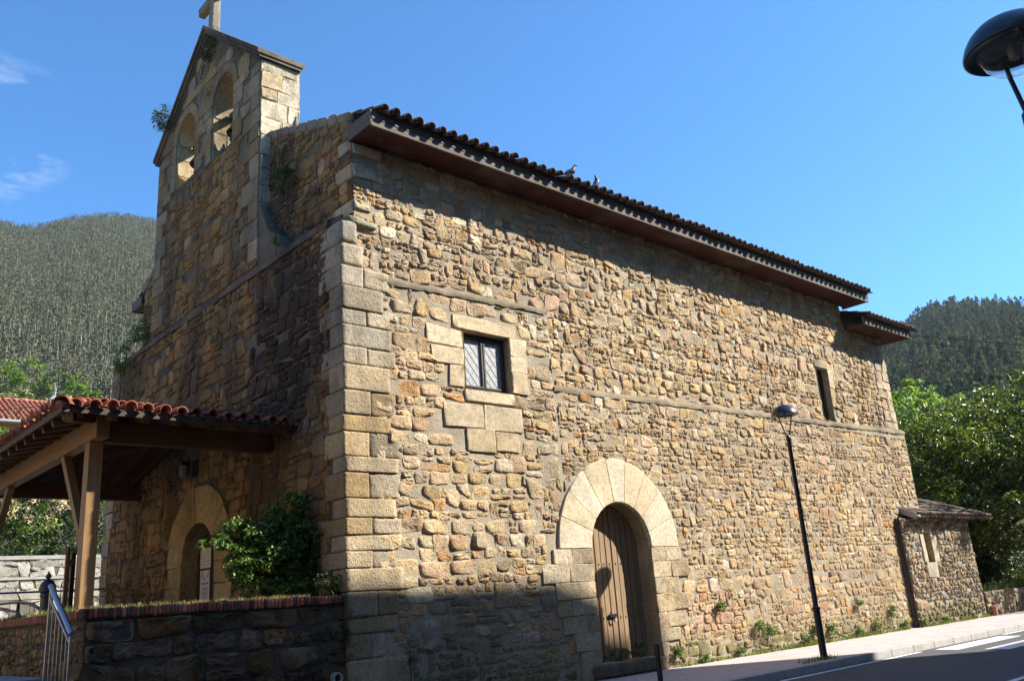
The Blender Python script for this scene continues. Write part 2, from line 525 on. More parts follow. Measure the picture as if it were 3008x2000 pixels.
def stones3d(P, hgt, seed=1, flat=.0, rough=.006, edge=.16, depth=.04, tilt=.08):
    """loops (M,K,2) -> local verts (M*(4K+1),3) u,v,h and faces; flat=1 gives dressed faces"""
    rg = np.random.default_rng(seed + 99)
    M_ = len(P); c = P.mean(1, keepdims=True); d = P - c
    h = np.asarray(hgt).reshape(M_,1)
    size = np.abs(d).max(1).min(1).reshape(M_,1)
    es = np.minimum(edge, .011/size if flat else .045/size).reshape(M_,1,1)
    def ring(sc, hh, rr):
        q = c + d * sc
        q = q + rg.normal(0, rr*.7, q.shape)
        z = hh + rg.normal(0, rr, (M_,K)) + 0*h
        return np.concatenate([q, z[:,:,None]], 2)
    tl = rg.normal(0, tilt, (M_,1,2))
    def addt(rn):
        rn[:,:,2] += (tl * (rn[:,:,:2]-c)).sum(2); return rn
    r0 = ring(np.ones((M_,1,1)), -depth, 0)
    r1 = ring(1 - es*(.12 if flat else .30), h*(.55+.35*flat), rough*.5)
    r2 = addt(ring(1 - es*(.8 if flat else 1.25), h*(.93+.06*flat), rough))
    r3 = addt(ring((1 - es*2.4) if flat else .50, h*(1.02-.02*flat), rough*1.3))
    ce = np.concatenate([c, (h*(1.05-.05*flat) + rg.normal(0, rough, (M_,1)))[:,:,None]], 2)
    V = np.concatenate([r0, r1, r2, r3, ce], 1).reshape(-1, 3)
    nv = 4*K+1; b = (np.arange(M_)*nv)[:,None]
    k = np.arange(K); k2 = (k+1) % K
    Q = []
    for a in range(3):
        q = np.stack([a*K+k, a*K+k2, (a+1)*K+k2, (a+1)*K+k], 1)
        Q.append((b[:,:,None] + q[None]).reshape(-1, 4))
    T = (b[:,:,None] + np.stack([3*K+k, 3*K+k2, np.full(K, 4*K)], 1)[None]).reshape(-1, 3)
    return V, np.concatenate(Q), T

class Wall:
    """a wall skin: flat mortar panel with holes + its stones, joined into one mesh.
    frame: origin o, axes U,V and outward normal W"""
    def __init__(s, o, U, V, W):
        s.o, s.U, s.V, s.W = [np.array(x, float) for x in (o, U, V, W)]
        s.vs = []; s.q = []; s.t = []; s.mq = []; s.mt = []; s.col = []; s.n = 0
    def to3(s, uvh): return s.o + uvh[:,:1]*s.U + uvh[:,1:2]*s.V + uvh[:,2:3]*s.W
    def raw(s, V3, quads, tris, mi, col):
        flip = np.dot(np.cross(s.U, s.V), s.W) < 0
        s.vs.append(V3)
        if len(quads): s.q.append((quads[:, ::-1] if flip else quads) + s.n); s.mq.append(np.full(len(quads), mi))
        if len(tris): s.t.append((tris[:, ::-1] if flip else tris) + s.n); s.mt.append(np.full(len(tris), mi))
        s.col.append(np.broadcast_to(col, (len(V3), 3)) if np.ndim(col) == 1 else col); s.n += len(V3)
    def stones(s, P, hr=(.02, .055), seed=1, mi=1, col=None, **kw):
        if not len(P): return
        rg = np.random.default_rng(seed)
        h = rg.uniform(*hr, len(P))
        V, Q, T = stones3d(P, h, seed, **kw)
        c = colours(len(P), rg) if col is None else col(len(P), rg)
        s.raw(s.to3(V), Q, T, mi, np.repeat(c, 4*K+1, 0))
    def panel(s, outer, holes=(), mi=0, h=0., dv=None):
        polys = [[Vector((p[0], p[1], 0)) for p in outer]] + [[Vector((p[0], p[1], 0)) for p in hh] for hh in holes]
        tri = tessellate_polygon(polys)
        pts = np.array([(p.x, p.y, h) for pl in polys for p in pl])
        T = np.array([t for t in tri])
        a = pts[T[:,1],:2]-pts[T[:,0],:2]; b = pts[T[:,2],:2]-pts[T[:,0],:2]
        neg = (a[:,0]*b[:,1]-a[:,1]*b[:,0]) < 0
        T[neg] = T[neg][:, ::-1]
        s.raw(s.to3(pts), np.zeros((0,4), int), T, mi, (.4,.3,.2))
    def strip(s, loop, h0, h1, mi=0, closed=True):
        """side faces along a loop between heights h0,h1 (reveals)"""
        loop = np.asarray(loop, float); n = len(loop)
        pts = np.concatenate([np.c_[loop, np.full(n, h0)], np.c_[loop, np.full(n, h1)]])
        i = np.arange(n if closed else n-1); j = (i+1) % n
        s.raw(s.to3(pts), np.stack([i, j, n+j, n+i], 1), np.zeros((0,3), int), mi, (.42,.33,.2))
    def build(s, name, mats, parent=None):
        polys = []; mi = []
        if s.q: polys.append(np.concatenate(s.q)); mi.append(np.concatenate(s.mq))
        if s.t: polys.append(np.concatenate(s.t)); mi.append(np.concatenate(s.mt))
        o = mesh_np(name, np.concatenate(s.vs), polys, mats, parent, True, np.concatenate(s.col), np.concatenate(mi))
        try: o.data.set_sharp_from_angle(angle=R(62))
        except Exception: pass
        return o

def archloop(cu, r, v0, v1, n=18):
    a = [(cu-r, v0)]
    for i in range(n+1):
        t = math.pi - math.pi*i/n; a.append((cu + r*math.cos(t), v1 + r*math.sin(t)))
    return a + [(cu+r, v0)]

def rectloop(a, b, c, d): return [(a,c),(a,d),(b,d),(b,c)]

def voussoirs(cu, ri, ro, v1, n, rg, g=.0015, jr=.03):
    out = []
    ang = np.linspace(math.pi, 0, n+1); ang[1:-1] += rg.normal(0, .035, n-1)
    for i in range(n):
        a, b = ang[i]-g/ri*1.0, ang[i+1]+g/ri*1.0
        ro2 = ro + rg.uniform(-jr, jr)
        ts = np.linspace(a, b, 5)
        lp = [(cu+ri*math.cos(t), v1+ri*math.sin(t)) for t in ts] + [(cu+ro2*math.cos(t), v1+ro2*math.sin(t)) for t in ts[::-1]]
        out.append(resample(lp[::-1]))
    return np.array(out)

def blocks(rects, rg, g=.006, j=.006):
    out = []
    for a, b, c, d in rects:
        lp = np.array([(a+g, c+g), (b-g, c+g), (b-g, d-g), (a+g, d-g)]) + rg.normal(0, j, (4,2))
        out.append(resample(lp))
    return np.array(out)

def pal_col(*cs, var=.08):
    A = np.array(cs)
    return lambda n, rg: (A[rg.integers(len(A), size=n)] * rg.normal(1, var, (n,1))).clip(.03, .85)

C_CREAM = pal_col((.60,.50,.35), (.57,.455,.295), (.60,.51,.37), (.56,.46,.32), var=.04)
C_ASH = pal_col((.46,.37,.24), (.42,.34,.22), (.50,.41,.27), (.40,.29,.15), (.44,.36,.27), var=.10)
C_FRONT = None

def sinnoise(P, f=3., seed=0):
    rg = np.random.default_rng(seed); s = 0
    for i in range(5):
        d = rg.normal(0, 1, 3) * f * (1 + .6*i); s = s + np.sin(P @ d + rg.uniform(0, 6.28)) / (1 + .5*i)
    return s / 2.5

def rough_block(x0, x1, y0, y1, z0, z1, r=.025, amp=.006, seed=0, n=6):
    g = np.linspace(0, 1, n); a, b = np.meshgrid(g, g, indexing='ij'); a = a.ravel(); b = b.ravel()
    V = []; Q = []
    i = np.arange(n-1); I, J = np.meshgrid(i, i, indexing='ij'); base = (I*n+J).ravel()
    q = np.stack([base, base+n, base+n+1, base+1], 1)
    for ax in range(3):
        for s in (0, 1):
            P = np.empty((n*n, 3)); P[:, ax] = s; P[:, (ax+1)%3] = a; P[:, (ax+2)%3] = b
            Q.append((q if s else q[:, ::-1]) + n*n*(ax*2+s)); V.append(P)
    V = np.concatenate(V); Q = np.concatenate(Q)
    u, inv = np.unique(np.round(V, 5), axis=0, return_inverse=True); Q = np.asarray(inv).ravel()[Q]
    lo = np.array([x0, y0, z0]); hi = np.array([x1, y1, z1])
    # denser near edges
    u = .5 - .5*np.sign(.5-u)*np.abs(2*u-1)**.65
    P = lo + u*(hi-lo)
    q_ = np.clip(P, lo+r, hi-r); d = P - q_; l = np.linalg.norm(d, axis=1, keepdims=True)
    P = q_ + d/np.maximum(l, 1e-6)*np.minimum(l, r)
    c = (lo+hi)/2
    P += (d/np.maximum(l, 1e-6)) * (amp*(sinnoise(P, 9, seed)+.5*sinnoise(P, 30, seed+1)))[:,None]
    return P, Q

class Blocks:
    def __init__(s): s.V=[]; s.Q=[]; s.C=[]; s.n=0
    def add(s, b, col, **kw):
        P, Q = rough_block(*b, **kw); s.V.append(P); s.Q.append(Q+s.n); s.C.append(np.tile(np.array(col), (len(P),1))); s.n += len(P)
    def rot(s, ang, c):  # rotate last block about z
        P = s.V[-1]; ca, sa = math.cos(ang), math.sin(ang); d = P[:,:2]-np.array(c)[:2]
        P[:,0] = c[0]+ca*d[:,0]-sa*d[:,1]; P[:,1] = c[1]+sa*d[:,0]+ca*d[:,1]
    def build(s, name, m, parent=None):
        return mesh_np(name, np.concatenate(s.V), [np.concatenate(s.Q)], m, parent, True, np.concatenate(s.C))

def tile_rows(mb_v, mb_q, origin, U, S, Nn, cols, pitch=.247, ln=.36, r=.078, chan=True, seed=3, jz=.008):
    """barrel tiles. origin eave start, U along eave, S up the slope, Nn normal.
    cols: list of (offset along U, first row distance, last distance up slope)"""
    rg = np.random.default_rng(seed)
    o, U, S, Nn = [np.array(x, float) for x in (origin, U, S, Nn)]
    seg = 7; th = np.linspace(0, math.pi, seg+1)
    cnt = sum(len(v) for v in mb_v)
    for off, d0, d1 in cols:
        d = d0
        while d < d1:
            e = min(d + ln*1.22, d1 + ln*.3)
            w = rg.normal(0, .008); tw = rg.normal(0, .012); zz = rg.normal(0, jz)
            pts = []
            for (t, rr, zo) in ((d, r*1.08, .035), (e, r*.86, .005)):
                for q in (rr, rr-.016):
                    for a in th:
                        x = off + w + (tw if t == e else 0) - q*math.cos(a)
                        z = q*math.sin(a)*1.0 + zo + zz + .03
                        pts.append(o + U*x + S*t + Nn*z)
            n = seg+1; f = []
            for k in range(seg):
                f += [(k, k+1, 2*n+k+1, 2*n+k), (n+k, 3*n+k, 3*n+k+1, n+k+1), (k, n+k, n+k+1, k+1), (2*n+k, 2*n+k+1, 3*n+k+1, 3*n+k)]
            mb_v.append(np.array(pts)); mb_q.append(np.array(f)+cnt); cnt += len(pts)
            d += ln
        if chan:
            pts = []
            for t in (d0 - .02, d1):
                for a in th:
                    pts.append(o + U*(off + pitch/2 + .075*math.cos(a)) + S*t + Nn*(.055 - .05*math.sin(a)))
            n = seg+1
            f = [(k, k+1, n+k+1, n+k) for k in range(seg)]
            mb_v.append(np.array(pts)); mb_q.append(np.array(f)+cnt); cnt += len(pts)

# ================================================================== THE CHURCH
church = empty('church', (0, 0, 0), 'old rubble stone church with bell gable and arched side door', 'church')

DOOR = dict(c=6.13, r=.87, v0=.25, v1=2.30, ro=1.72)
PORT = dict(c=5.33, r=.78, v0=1.50, v1=2.55, ro=1.53)
rg = np.random.default_rng(11)

# --- south wall, lower (thicker) part
jl = [(4.24,4.72,2.03,2.30),(4.72,5.27,2.03,2.30),(3.95,4.62,1.70,2.03),(4.62,5.27,1.70,2.03),(4.25,5.27,1.40,1.70),(4.25,4.62,1.12,1.40),(4.62,5.27,1.12,1.40),
      (4.36,4.97,.82,1.12),(4.97,5.27,.82,1.12),(4.60,5.27,.50,.82),(4.72,5.27,.0,.50)]
jr = [(6.99,7.42,2.02,2.30),(7.42,7.92,2.02,2.30),(6.99,7.55,1.71,2.02),(7.55,8.13,1.71,2.02),(6.99,7.30,1.39,1.71),(7.30,7.76,1.39,1.71),(6.99,7.52,1.05,1.39),(7.52,7.98,1.08,1.40),
      (6.99,7.26,.74,1.05),(7.26,7.86,.76,1.06),(6.99,7.62,.50,.75),(6.99,7.20,.0,.50)]
wb = [(2.22,3.72,6.15,6.40),(1.63,2.43,5.79,6.13),(1.73,2.43,5.47,5.78),(2.09,2.43,5.09,5.46),(3.53,3.97,5.80,6.15),(3.53,3.96,5.50,5.80),(3.53,3.95,5.08,5.49),
      (2.42,3.58,4.84,5.05),(1.93,2.82,4.37,4.79),(2.83,3.73,4.36,4.80),(2.40,3.05,3.96,4.36),(3.05,3.62,4.0,4.35)]
sl = [(15.03,15.80,7.08,7.32),(15.67,15.95,6.55,7.07),(15.67,15.88,6.0,6.53)]

sw = Wall((0,0,0), (1,0,0), (0,0,1), (0,-1,0))
door_hole = archloop(DOOR['c'], DOOR['r'], DOOR['v0'], DOOR['v1'])
win_hole = rectloop(2.45, 3.51, 5.07, 6.13)
Z1 = lambda x: 5.30 + .016*(x-4.7)
outer = [(.0,-.5),(19.7,-.5),(19.7,Z1(19.7)),(4.66,Z1(4.66)),(4.64,6.86),(.0,6.74)]
sw.panel(outer, [door_hole, win_hole], 0, .005)
sw.strip(door_hole, 0, -.36, 2); sw.strip(win_hole, .03, -.3, 2)
exc = Exc([('arch', DOOR['c'], DOOR['ro'], 2.2, DOOR['v1']), ('arch', DOOR['c'], DOOR['r']+.1, 0., DOOR['v1'])] + [('rect',a,b,c,d) for a,b,c,d in jl+jr+wb] + [('rect', 2.40, 3.56, 5.0, 6.2)])
P = rubble(.55, 4.62, -.4, 6.72, (.12,.27), (1.1,2.4), exc, None, .012, 21, .23, .26, .20, .09)
sw.stones(P, (.010,.034), 21, rough=.0055, tilt=.08)
P = rubble(4.70, 19.65, -.4, 5.34, (.10,.22), (1.05,2.2), exc, lambda c: c[:,1] < 5.24+.016*(c[:,0]-4.7), .011, 22, .24, .26, .16, .10)
sw.stones(P, (.009,.031), 22, rough=.0055, tilt=.08)
sw.stones(voussoirs(DOOR['c'], DOOR['r']-.004, DOOR['ro'], DOOR['v1'], 9, rg, jr=.015), (.0535,.0545), 23, 3, C_CREAM, flat=1., rough=.0015, tilt=.001)
ash = lambda n, r_: (np.array([(.43,.345,.225),(.40,.315,.20),(.36,.275,.165),(.45,.37,.25)])[r_.integers(4, size=n)] * r_.normal(1,.08,(n,1)))
sw.stones(blocks(jl+jr, rg, .003, .006), (.040,.048), 24, 2, ash, flat=1., rough=.004, tilt=.012)
sw.stones(blocks(wb, rg, .003, .009), (.036,.044), 25, 3, pal_col((.47,.375,.24),(.50,.405,.265),(.45,.35,.215)), flat=1., rough=.004, tilt=.012)
sw.build('side_wall', [MT['mortar'], MT['stone'], MT['dressed'], MT['cream']], church)

# --- south wall, upper part of the nave and the lower roofed chancel
su = Wall((0,.08,0), (1,0,0), (0,0,1), (0,-1,0))
slit = rectloop(15.10, 15.66, 5.58, 7.08)
su.panel([(.28,6.5),(4.3,6.5),(4.3,5.1),(17.15,5.1),(17.15,9.32),(.28,9.32)], [slit], 0, .005)
su.strip(slit, .03, -.20, 2)
exs = Exc([('rect',a,b,c,d) for a,b,c,d in sl] + [('rect', 15.06, 15.70, 5.5, 7.12)])
exs.sh += [('rect',a,b,c,d) for a,b,c,d in [(.27,.72,8.58,8.84),(.27,.60,7.98,8.16),(.27,.86,9.02,9.22)]]
P = rubble(.28, 17.12, 5.30, 9.28, (.09,.215), (1.0,2.1), exs, lambda c: c[:,1] > np.where(c[:,0] < 4.62, 6.86+.024*(c[:,0]-.5), 5.36+.016*(c[:,0]-4.7)), .010, 31, .26, .30, .18, .13)
su.stones(P, (.010,.042), 31, rough=.006, tilt=.10)
su.stones(blocks(sl, rg, .006, .008), (.03,.045), 32, 2, C_ASH, flat=1., rough=.004, tilt=.012)
qb = [(.27,.72,8.58,8.84),(.27,.60,7.98,8.16),(.27,.86,9.02,9.22)]
su.stones(blocks(qb, rg, .006, .012), (.040,.055), 33, 2, C_ASH, flat=1., rough=.006, tilt=.015)
su.build('nave_wall', [MT['mortar'], MT['stone'], MT['dressed']], church)

pw = Wall((0,.13,0), (1,0,0), (0,0,1), (0,-1,0))
pw.panel([(17.1,5.1),(19.62,5.1),(19.62,8.6),(17.1,8.6)], [], 0)
eb = []; z = 5.62
while z < 8.5:
    h = rg.uniform(.26,.38); w = rg.uniform(.3,.5); eb += [(19.62-w, 19.62, z, z+h), (19.62-w-rg.uniform(.3,.6), 19.62-w, z, z+h)]; z += h
pw.stones(blocks(eb, rg, .007, .014), (.02,.04), 35, 2, pal_col((.44,.34,.22),(.40,.30,.18),(.50,.40,.27),(.38,.32,.24)), flat=1., rough=.006, tilt=.02)
P = rubble(17.17, 19.0, 5.40, 8.55, (.10,.26), (.8,1.7), Exc([('rect',a,b,c,d) for a,b,c,d in eb]), None, .010, 34, .18, .28)
pw.stones(P, (.02,.05), 34)
pw.build('chancel_wall', [MT['mortar'], MT['stone'], MT['dressed']], church)

# --- ledges of weathered mortar over the thicker wall
def ledge(x0, x1, z, slope, y0, y1, th, seed, step=.11):
    xs = np.arange(x0, x1+.001, step); rgl = np.random.default_rng(seed); n = len(xs)
    ns = np.cumsum(rgl.normal(0, .006, n)); ns -= np.linspace(0, ns[-1], n)
    V = []
    for i, x in enumerate(xs):
        zz = z + slope*(x-x0); a = rgl.normal(0, .009, 6); e = ns[i]
        V += [(x, y0+.02+a[5], zz-th+a[0]-.03), (x, y0+a[1]+e, zz-th*.5+a[2]), (x, y0+.035+a[3]*.7+e, zz-th*.12), (x, y1, zz+.07+a[4]), (x, y1+.02, zz-th)]
    q = []
    for i in range(n-1):
        for k in range(4): q.append((i*5+k, i*5+5+k, i*5+6+k, i*5+1+k))
    return np.array(V), np.array(q)
lv = []; lq = []; nn = 0
for a in ((4.62, 19.7, 5.36, .016, -.050, .10, .085, 1), (.42, 4.66, 6.80, .027, -.050, .10, .085, 2)):
    V, Q = ledge(*a); lv.append(V); lq.append(Q+nn); nn += len(V)
mesh_np('string_course', np.concatenate(lv), [np.concatenate(lq)], MT['ledge'], church, True)

# --- corner stones (quoins) and the pier top
qs = Blocks(); z = -.5; k = 0
cols = [(.37,.30,.20),(.39,.32,.215),(.345,.285,.195),(.36,.275,.155),(.37,.31,.215),(.335,.245,.13)]
while z < 6.86:
    h = rg.uniform(.21,.46)
    if z + h > 6.6: h = 6.88 - z
    lx, ly = (rg.uniform(.74,1.12), rg.uniform(.30,.42)) if k % 2 else (rg.uniform(.36,.5), rg.uniform(.45,.7))
    c = np.array(cols[rg.integers(len(cols))]) * rg.normal(1,.12) * (np.array([.80,.82,.85]) if z > 5.2 else np.array([1.08,1.02,.92]))
    qs.add((-.04+rg.normal(0,.008), lx, -.045+rg.normal(0,.008), ly, z+.004, z+h-.004), c, r=.014, amp=.006, seed=k, n=9)
    if not (k % 2):    # a second stone beside the short one
        w = rg.uniform(.35,.6)
        qs.add((lx+.010, lx+w, -.038+rg.normal(0,.008), .2, z+.008, z+h-.010), np.array(cols[rg.integers(len(cols))])*rg.normal(1,.1), r=.028, amp=.012, seed=k+200, n=9)
    z += h; k += 1
qs.add((-.03, .40, -.03, .75, 6.885, 7.28), (.38,.32,.22), r=.05, amp=.010, seed=71)
qs.add((-.02, .30, -.02, .7, 7.29, 7.70), (.34,.30,.22), r=.06, amp=.014, seed=72)
qs.add((.10, .72, -.02, .4, 7.66, 7.80), (.26,.25,.17), r=.05, amp=.02, seed=73)
qs.build('corner_stones', MT['dressed'], church)

# --- west front, lower block
wf = Wall((0,0,0), (0,1,0), (0,0,1), (-1,0,0))
ph = archloop(PORT['c'], PORT['r'], PORT['v0'], PORT['v1'])
niche = rectloop(5.48, 5.82, 4.26, 4.62)
wf.panel([(0,-.5),(11,-.5),(11,7.86),(0,7.78)], [ph, niche], 0)
wf.strip(ph, 0, -.35, 2); wf.strip(niche, 0, -.3, 0)
pl = []
z = 1.5
while z < 2.5:
    h = min(rg.uniform(.28,.4), 2.55-z) if 2.55-z > .45 else 2.55-z
    pl += [(PORT['c']-PORT['r']-rg.uniform(.6,.8), PORT['c']-PORT['r'], z, z+h), (PORT['c']+PORT['r'], PORT['c']+PORT['r']+rg.uniform(.6,.8), z, z+h)]; z += h
lq_ = []; z = 1.4
while z < 7.7:
    h = rg.uniform(.3,.42); lq_.append((10.95-rg.uniform(.35,.7), 10.98, z, min(z+h,7.8))); z += h
excf = Exc([('arch', PORT['c'], PORT['ro'], 2.4, PORT['v1']), ('arch', PORT['c'], PORT['r']+.1, 1.4, PORT['v1'])] + [('rect',a,b,c,d) for a,b,c,d in pl+lq_] + [('rect',5.42,5.88,4.2,4.68)])
P = rubble(.42, 10.97, .9, 7.74, (.10,.27), (.9,2.1), excf, None, .011, 41, .17, .26, .24, .16)
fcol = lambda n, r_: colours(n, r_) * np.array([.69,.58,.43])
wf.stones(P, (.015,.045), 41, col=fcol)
fd = pal_col((.44,.32,.155),(.47,.35,.175),(.41,.29,.14), var=.07)
wf.stones(voussoirs(PORT['c'], PORT['r']-.004, PORT['ro'], PORT['v1'], 9, rg, jr=.05), (.035,.045), 42, 2, fd, flat=1., rough=.003, tilt=.008)
wf.stones(blocks(pl, rg, .006, .007), (.03,.045), 43, 2, fd, flat=1., rough=.004, tilt=.01)
wf.stones(blocks(lq_, rg, .008, .012), (.02,.045), 44, 1, C_ASH, flat=1., rough=.008, tilt=.02)
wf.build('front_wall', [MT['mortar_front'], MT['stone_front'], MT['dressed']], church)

# sloping shelf on top of the lower block
mb = MB()
ys = np.arange(.35, 11.06, .35)
rgl = np.random.default_rng(5)
prof = []
for y in ys:
    a = rgl.normal(0, .012, 4)
    prof.append([(-.055+a[0], y, 7.70), (-.06+a[0], y, 7.80+a[1]), (.32, y, 8.02+a[2]), (.32, y, 7.70)])
for i in range(len(ys)-1):
    A, B = prof[i], prof[i+1]
    mb.add(A+B, [(0,1,5,4),(1,2,6,5),(2,3,7,6),(3,0,4,7)])
mb.add(prof[0], [(0,1,2,3)]); mb.add(prof[-1], [(3,2,1,0)])
mb.build('front_shelf', MT['mortar_front'], church)

# gable wall of the nave, set back behind the shelf
gw = Wall((.28,0,0), (0,1,0), (0,0,1), (-1,0,0))
GZ = lambda y: 9.78 + .352*y if y < 4.95 else 9.78 + .352*(9.9-y)
gw.panel([(.06,7.6),(9.85,7.6),(9.85,GZ(9.85)),(4.95,GZ(4.95)),(.06,GZ(.06))], [], 0)
gi = lambda c: (c[:,1] < 9.70 + .352*np.minimum(c[:,0], 9.9-c[:,0])) & ((c[:,0] < 3.2) | (c[:,0] > 8.5))
P = rubble(.08, 9.82, 7.95, 11.6, (.10,.25), (.9,1.9), Exc([('rect',.07,.62,8.58,8.86),('rect',.07,.75,7.9,8.16),('rect',.07,.5,9.1,9.36)]), gi, .011, 51, .18, .28, .24, .14)
gw.stones(P, (.015,.04), 51, col=fcol)
gq = [(.07,.62,8.58,8.86),(.07,.75,7.9,8.16),(.07,.5,9.1,9.36)]
gw.stones(blocks(gq, rg, .008, .012), (.02,.035), 52, 2, C_ASH, flat=1., rough=.006, tilt=.015)
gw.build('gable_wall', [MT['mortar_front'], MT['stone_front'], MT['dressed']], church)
# gable top and rough coping stones along the rake
bl = Blocks(); y = .05; k = 0
while y < 9.7:
    w = rg.uniform(.28,.5); zc = GZ(y+w/2)
    sgn = 1 if y+w/2 < 4.95 else -1
    bl.add((.24, .80, y+.008, y+w-.008, zc-.16, zc+rg.uniform(.02,.06)), np.array((.30,.25,.18))*rg.normal(1,.12), r=.03, amp=.014, seed=300+k)
    P = bl.V[-1]; P[:,2] += sgn*.352*(P[:,1]-(y+w/2))
    y += w; k += 1
bl.build('gable_coping', MT['stone_front'], church)

# --- remaining walls that close the building
mb = MB()
mb.box(.30, .79, .09, 9.84, 7.5, 9.50)
mb.poly_prism([(.34,.10,9.4),(.34,4.95,GZ(4.95)-.06),(.34,9.80,9.4)], (.4,0,0))
mb.box(.5, 19.6, 9.55, 9.9, -.5, 9.3)
mb.box(19.2, 19.6, .2, 9.9, -.5, 8.55)
mb.box(17.0, 17.148, .09, 9.9, 8.2, 9.5); mb.box(17.14, 17.6, .135, .6, 8.3, 8.95)
mb.poly_prism([(17.0,.2,9.35),(17.0,4.95,11.4),(17.0,9.7,9.35)], (.3,0,0))
mb.box(.02, .9, 10.2, 10.99, -.5, 7.85)
mb.build('rear_wall', MT['mortar'], church)

# --- bell gable
bg_ = Wall((.05,0,0), (0,1,0), (0,0,1), (-1,0,0))
Y0, Y1, YC = 3.12, 8.64, 5.90
ZB, ZA = 12.60, 14.78
O1 = dict(c=4.94, r=.54, v0=11.22, v1=12.62); O2 = dict(c=6.98, r=.54, v0=11.36, v1=12.60)
h1 = archloop(O1['c'], O1['r'], O1['v0'], O1['v1'], 14); h2 = archloop(O2['c'], O2['r'], O2['v0'], O2['v1'], 14)
outl = [(Y0,7.7),(Y1,7.7),(Y1,ZB),(YC,ZA),(Y0,ZB)]
bg_.panel(outl, [h1, h2], 0)
bg_.strip(h1, 0, -.88, 2); bg_.strip(h2, 0, -.88, 2)
rect_f = []
for o_ in (O1, O2):
    z = o_['v0'] - .02; k = 0
    while z < o_['v1'] - .1:
        h = min(rg.uniform(.34,.52), o_['v1']-z)
        rect_f += [(o_['c']-o_['r']-(.30 if k%2 else .48), o_['c']-o_['r'], z, z+h), (o_['c']+o_['r'], o_['c']+o_['r']+(.46 if k%2 else .28), z, z+h)]; z += h; k += 1
z = 8.1; k = 0
while z < 12.3:
    h = rg.uniform(.32,.50)
    rect_f += [(Y0+.01, Y0+(.75 if k%2 else .42), z, min(z+h,12.5)), (Y1-(.42 if k%2 else .7), Y1-.01, z, min(z+h,12.5))]; z += h; k += 1
exb = Exc([('arch', O1['c'], O1['r']+.24, 11.2, O1['v1']), ('arch', O2['c'], O2['r']+.24, 11.3, O2['v1']), ('arch', 6.05, .30, 13.85, 13.86)] + [('rect',a,b,c,d) for a,b,c,d in rect_f])
ins = lambda c: c[:,1] < ZB - .06 + (ZA-ZB)*np.minimum((c[:,0]-Y0)/(YC-Y0), (Y1-c[:,0])/(Y1-YC)) - .10
P = rubble(Y0+.03, Y1-.03, 7.95, 11.2, (.11,.27), (.9,2.0), exb, None, .011, 61, .16, .45)
bg_.stones(P, (.012,.035), 61, col=fcol)
P = rubble(Y0+.03, Y1-.03, 11.22, 14.7, (.24,.42), (.9,1.8), exb, ins, .008, 62, .07, .10, .1, .05)
bcol = pal_col((.29,.225,.14),(.26,.21,.135),(.31,.24,.145),(.28,.195,.095), var=.14)
bg_.stones(P, (.015,.03), 62, 2, bcol, flat=1., rough=.005, tilt=.015)
bg_.stones(blocks(rect_f, rg, .008, .008), (.018,.034), 63, 2, bcol, flat=1., rough=.005, tilt=.015)
for o_, sd in ((O1, 64), (O2, 65)):
    bg_.stones(voussoirs(o_['c'], o_['r']-.004, o_['r']+.23, o_['v1'], 7, rg, jr=.015), (.022,.030), sd, 2, bcol, flat=1., rough=.004, tilt=.01)
bell_gable = bg_.build('bell_gable', [MT['mortar_front'], MT['stone_front'], MT['dressed']], church)
# flank faces, back face, bellhole reveals in big blocks
bs = Wall((.05, Y0, 0), (1,0,0), (0,0,1), (0,-1,0))
bs.panel([(0,7.7),(.88,7.7),(.88,ZB),(0,ZB)], [], 0)
fb = []; z = 9.3; k = 0
for h in (.36,.38,.30,.44,.42,.42,.28,.40,.62):
    s_ = [.88] if k in (2,8) else [.36 + .12*(k%3), .88]
    a = .005
    for e in s_: fb.append((a, e-.004, z, min(z+h, ZB))); a = e
    z += h; k += 1
bs.stones(blocks(fb, rg, .007, .010), (.012,.026), 66, 1, pal_col((.45,.385,.27),(.48,.41,.29),(.40,.31,.18),(.43,.37,.27), var=.09), flat=1., rough=.007, tilt=.015)
bs.build('bell_gable_flank', [MT['mortar'], MT['dressed']], bell_gable)
for o_, nm in ((O1, 67), (O2, 68)):
    br = Wall((.05, o_['c']+o_['r']-.006, 0), (1,0,0), (0,0,1), (0,-1,0))
    rb = []; z = o_['v0']
    while z < o_['v1']-.02:
        h = min(rg.uniform(.3,.46), o_['v1']-z)
        m_ = rg.uniform(.3,.58); rb += [(.01,m_,z,z+h),(m_,.87,z,z+h)]; z += h
    br.stones(blocks(rb, rg, .007, .008), (.010,.022), nm, 0, pal_col((.38,.30,.185),(.35,.27,.16),(.34,.235,.105),(.40,.335,.225)), flat=1., rough=.006, tilt=.015)
    br.build('opening_reveal', [MT['dressed']], bell_gable)
mb = MB()
mb.poly_prism([(.931,y,z) for y,z in [(Y1,7.7),(Y1,ZB),(YC,ZA),(Y0,ZB),(Y0,7.7)]], (.002,0,0))
mbk = Wall((.932,0,0), (0,1,0), (0,0,1), (1,0,0)); mbk.panel(outl, [h1, h2], 0); 
mbk.raw(np.array([(.05,Y1,7.7),(.932,Y1,7.7),(.932,Y1,ZB),(.05,Y1,ZB)]), np.array([(0,1,2,3)]), np.zeros((0,3),int), 0, (.4,.3,.2))
mbk.build('bell_gable_back', [MT['mortar']], bell_gable)
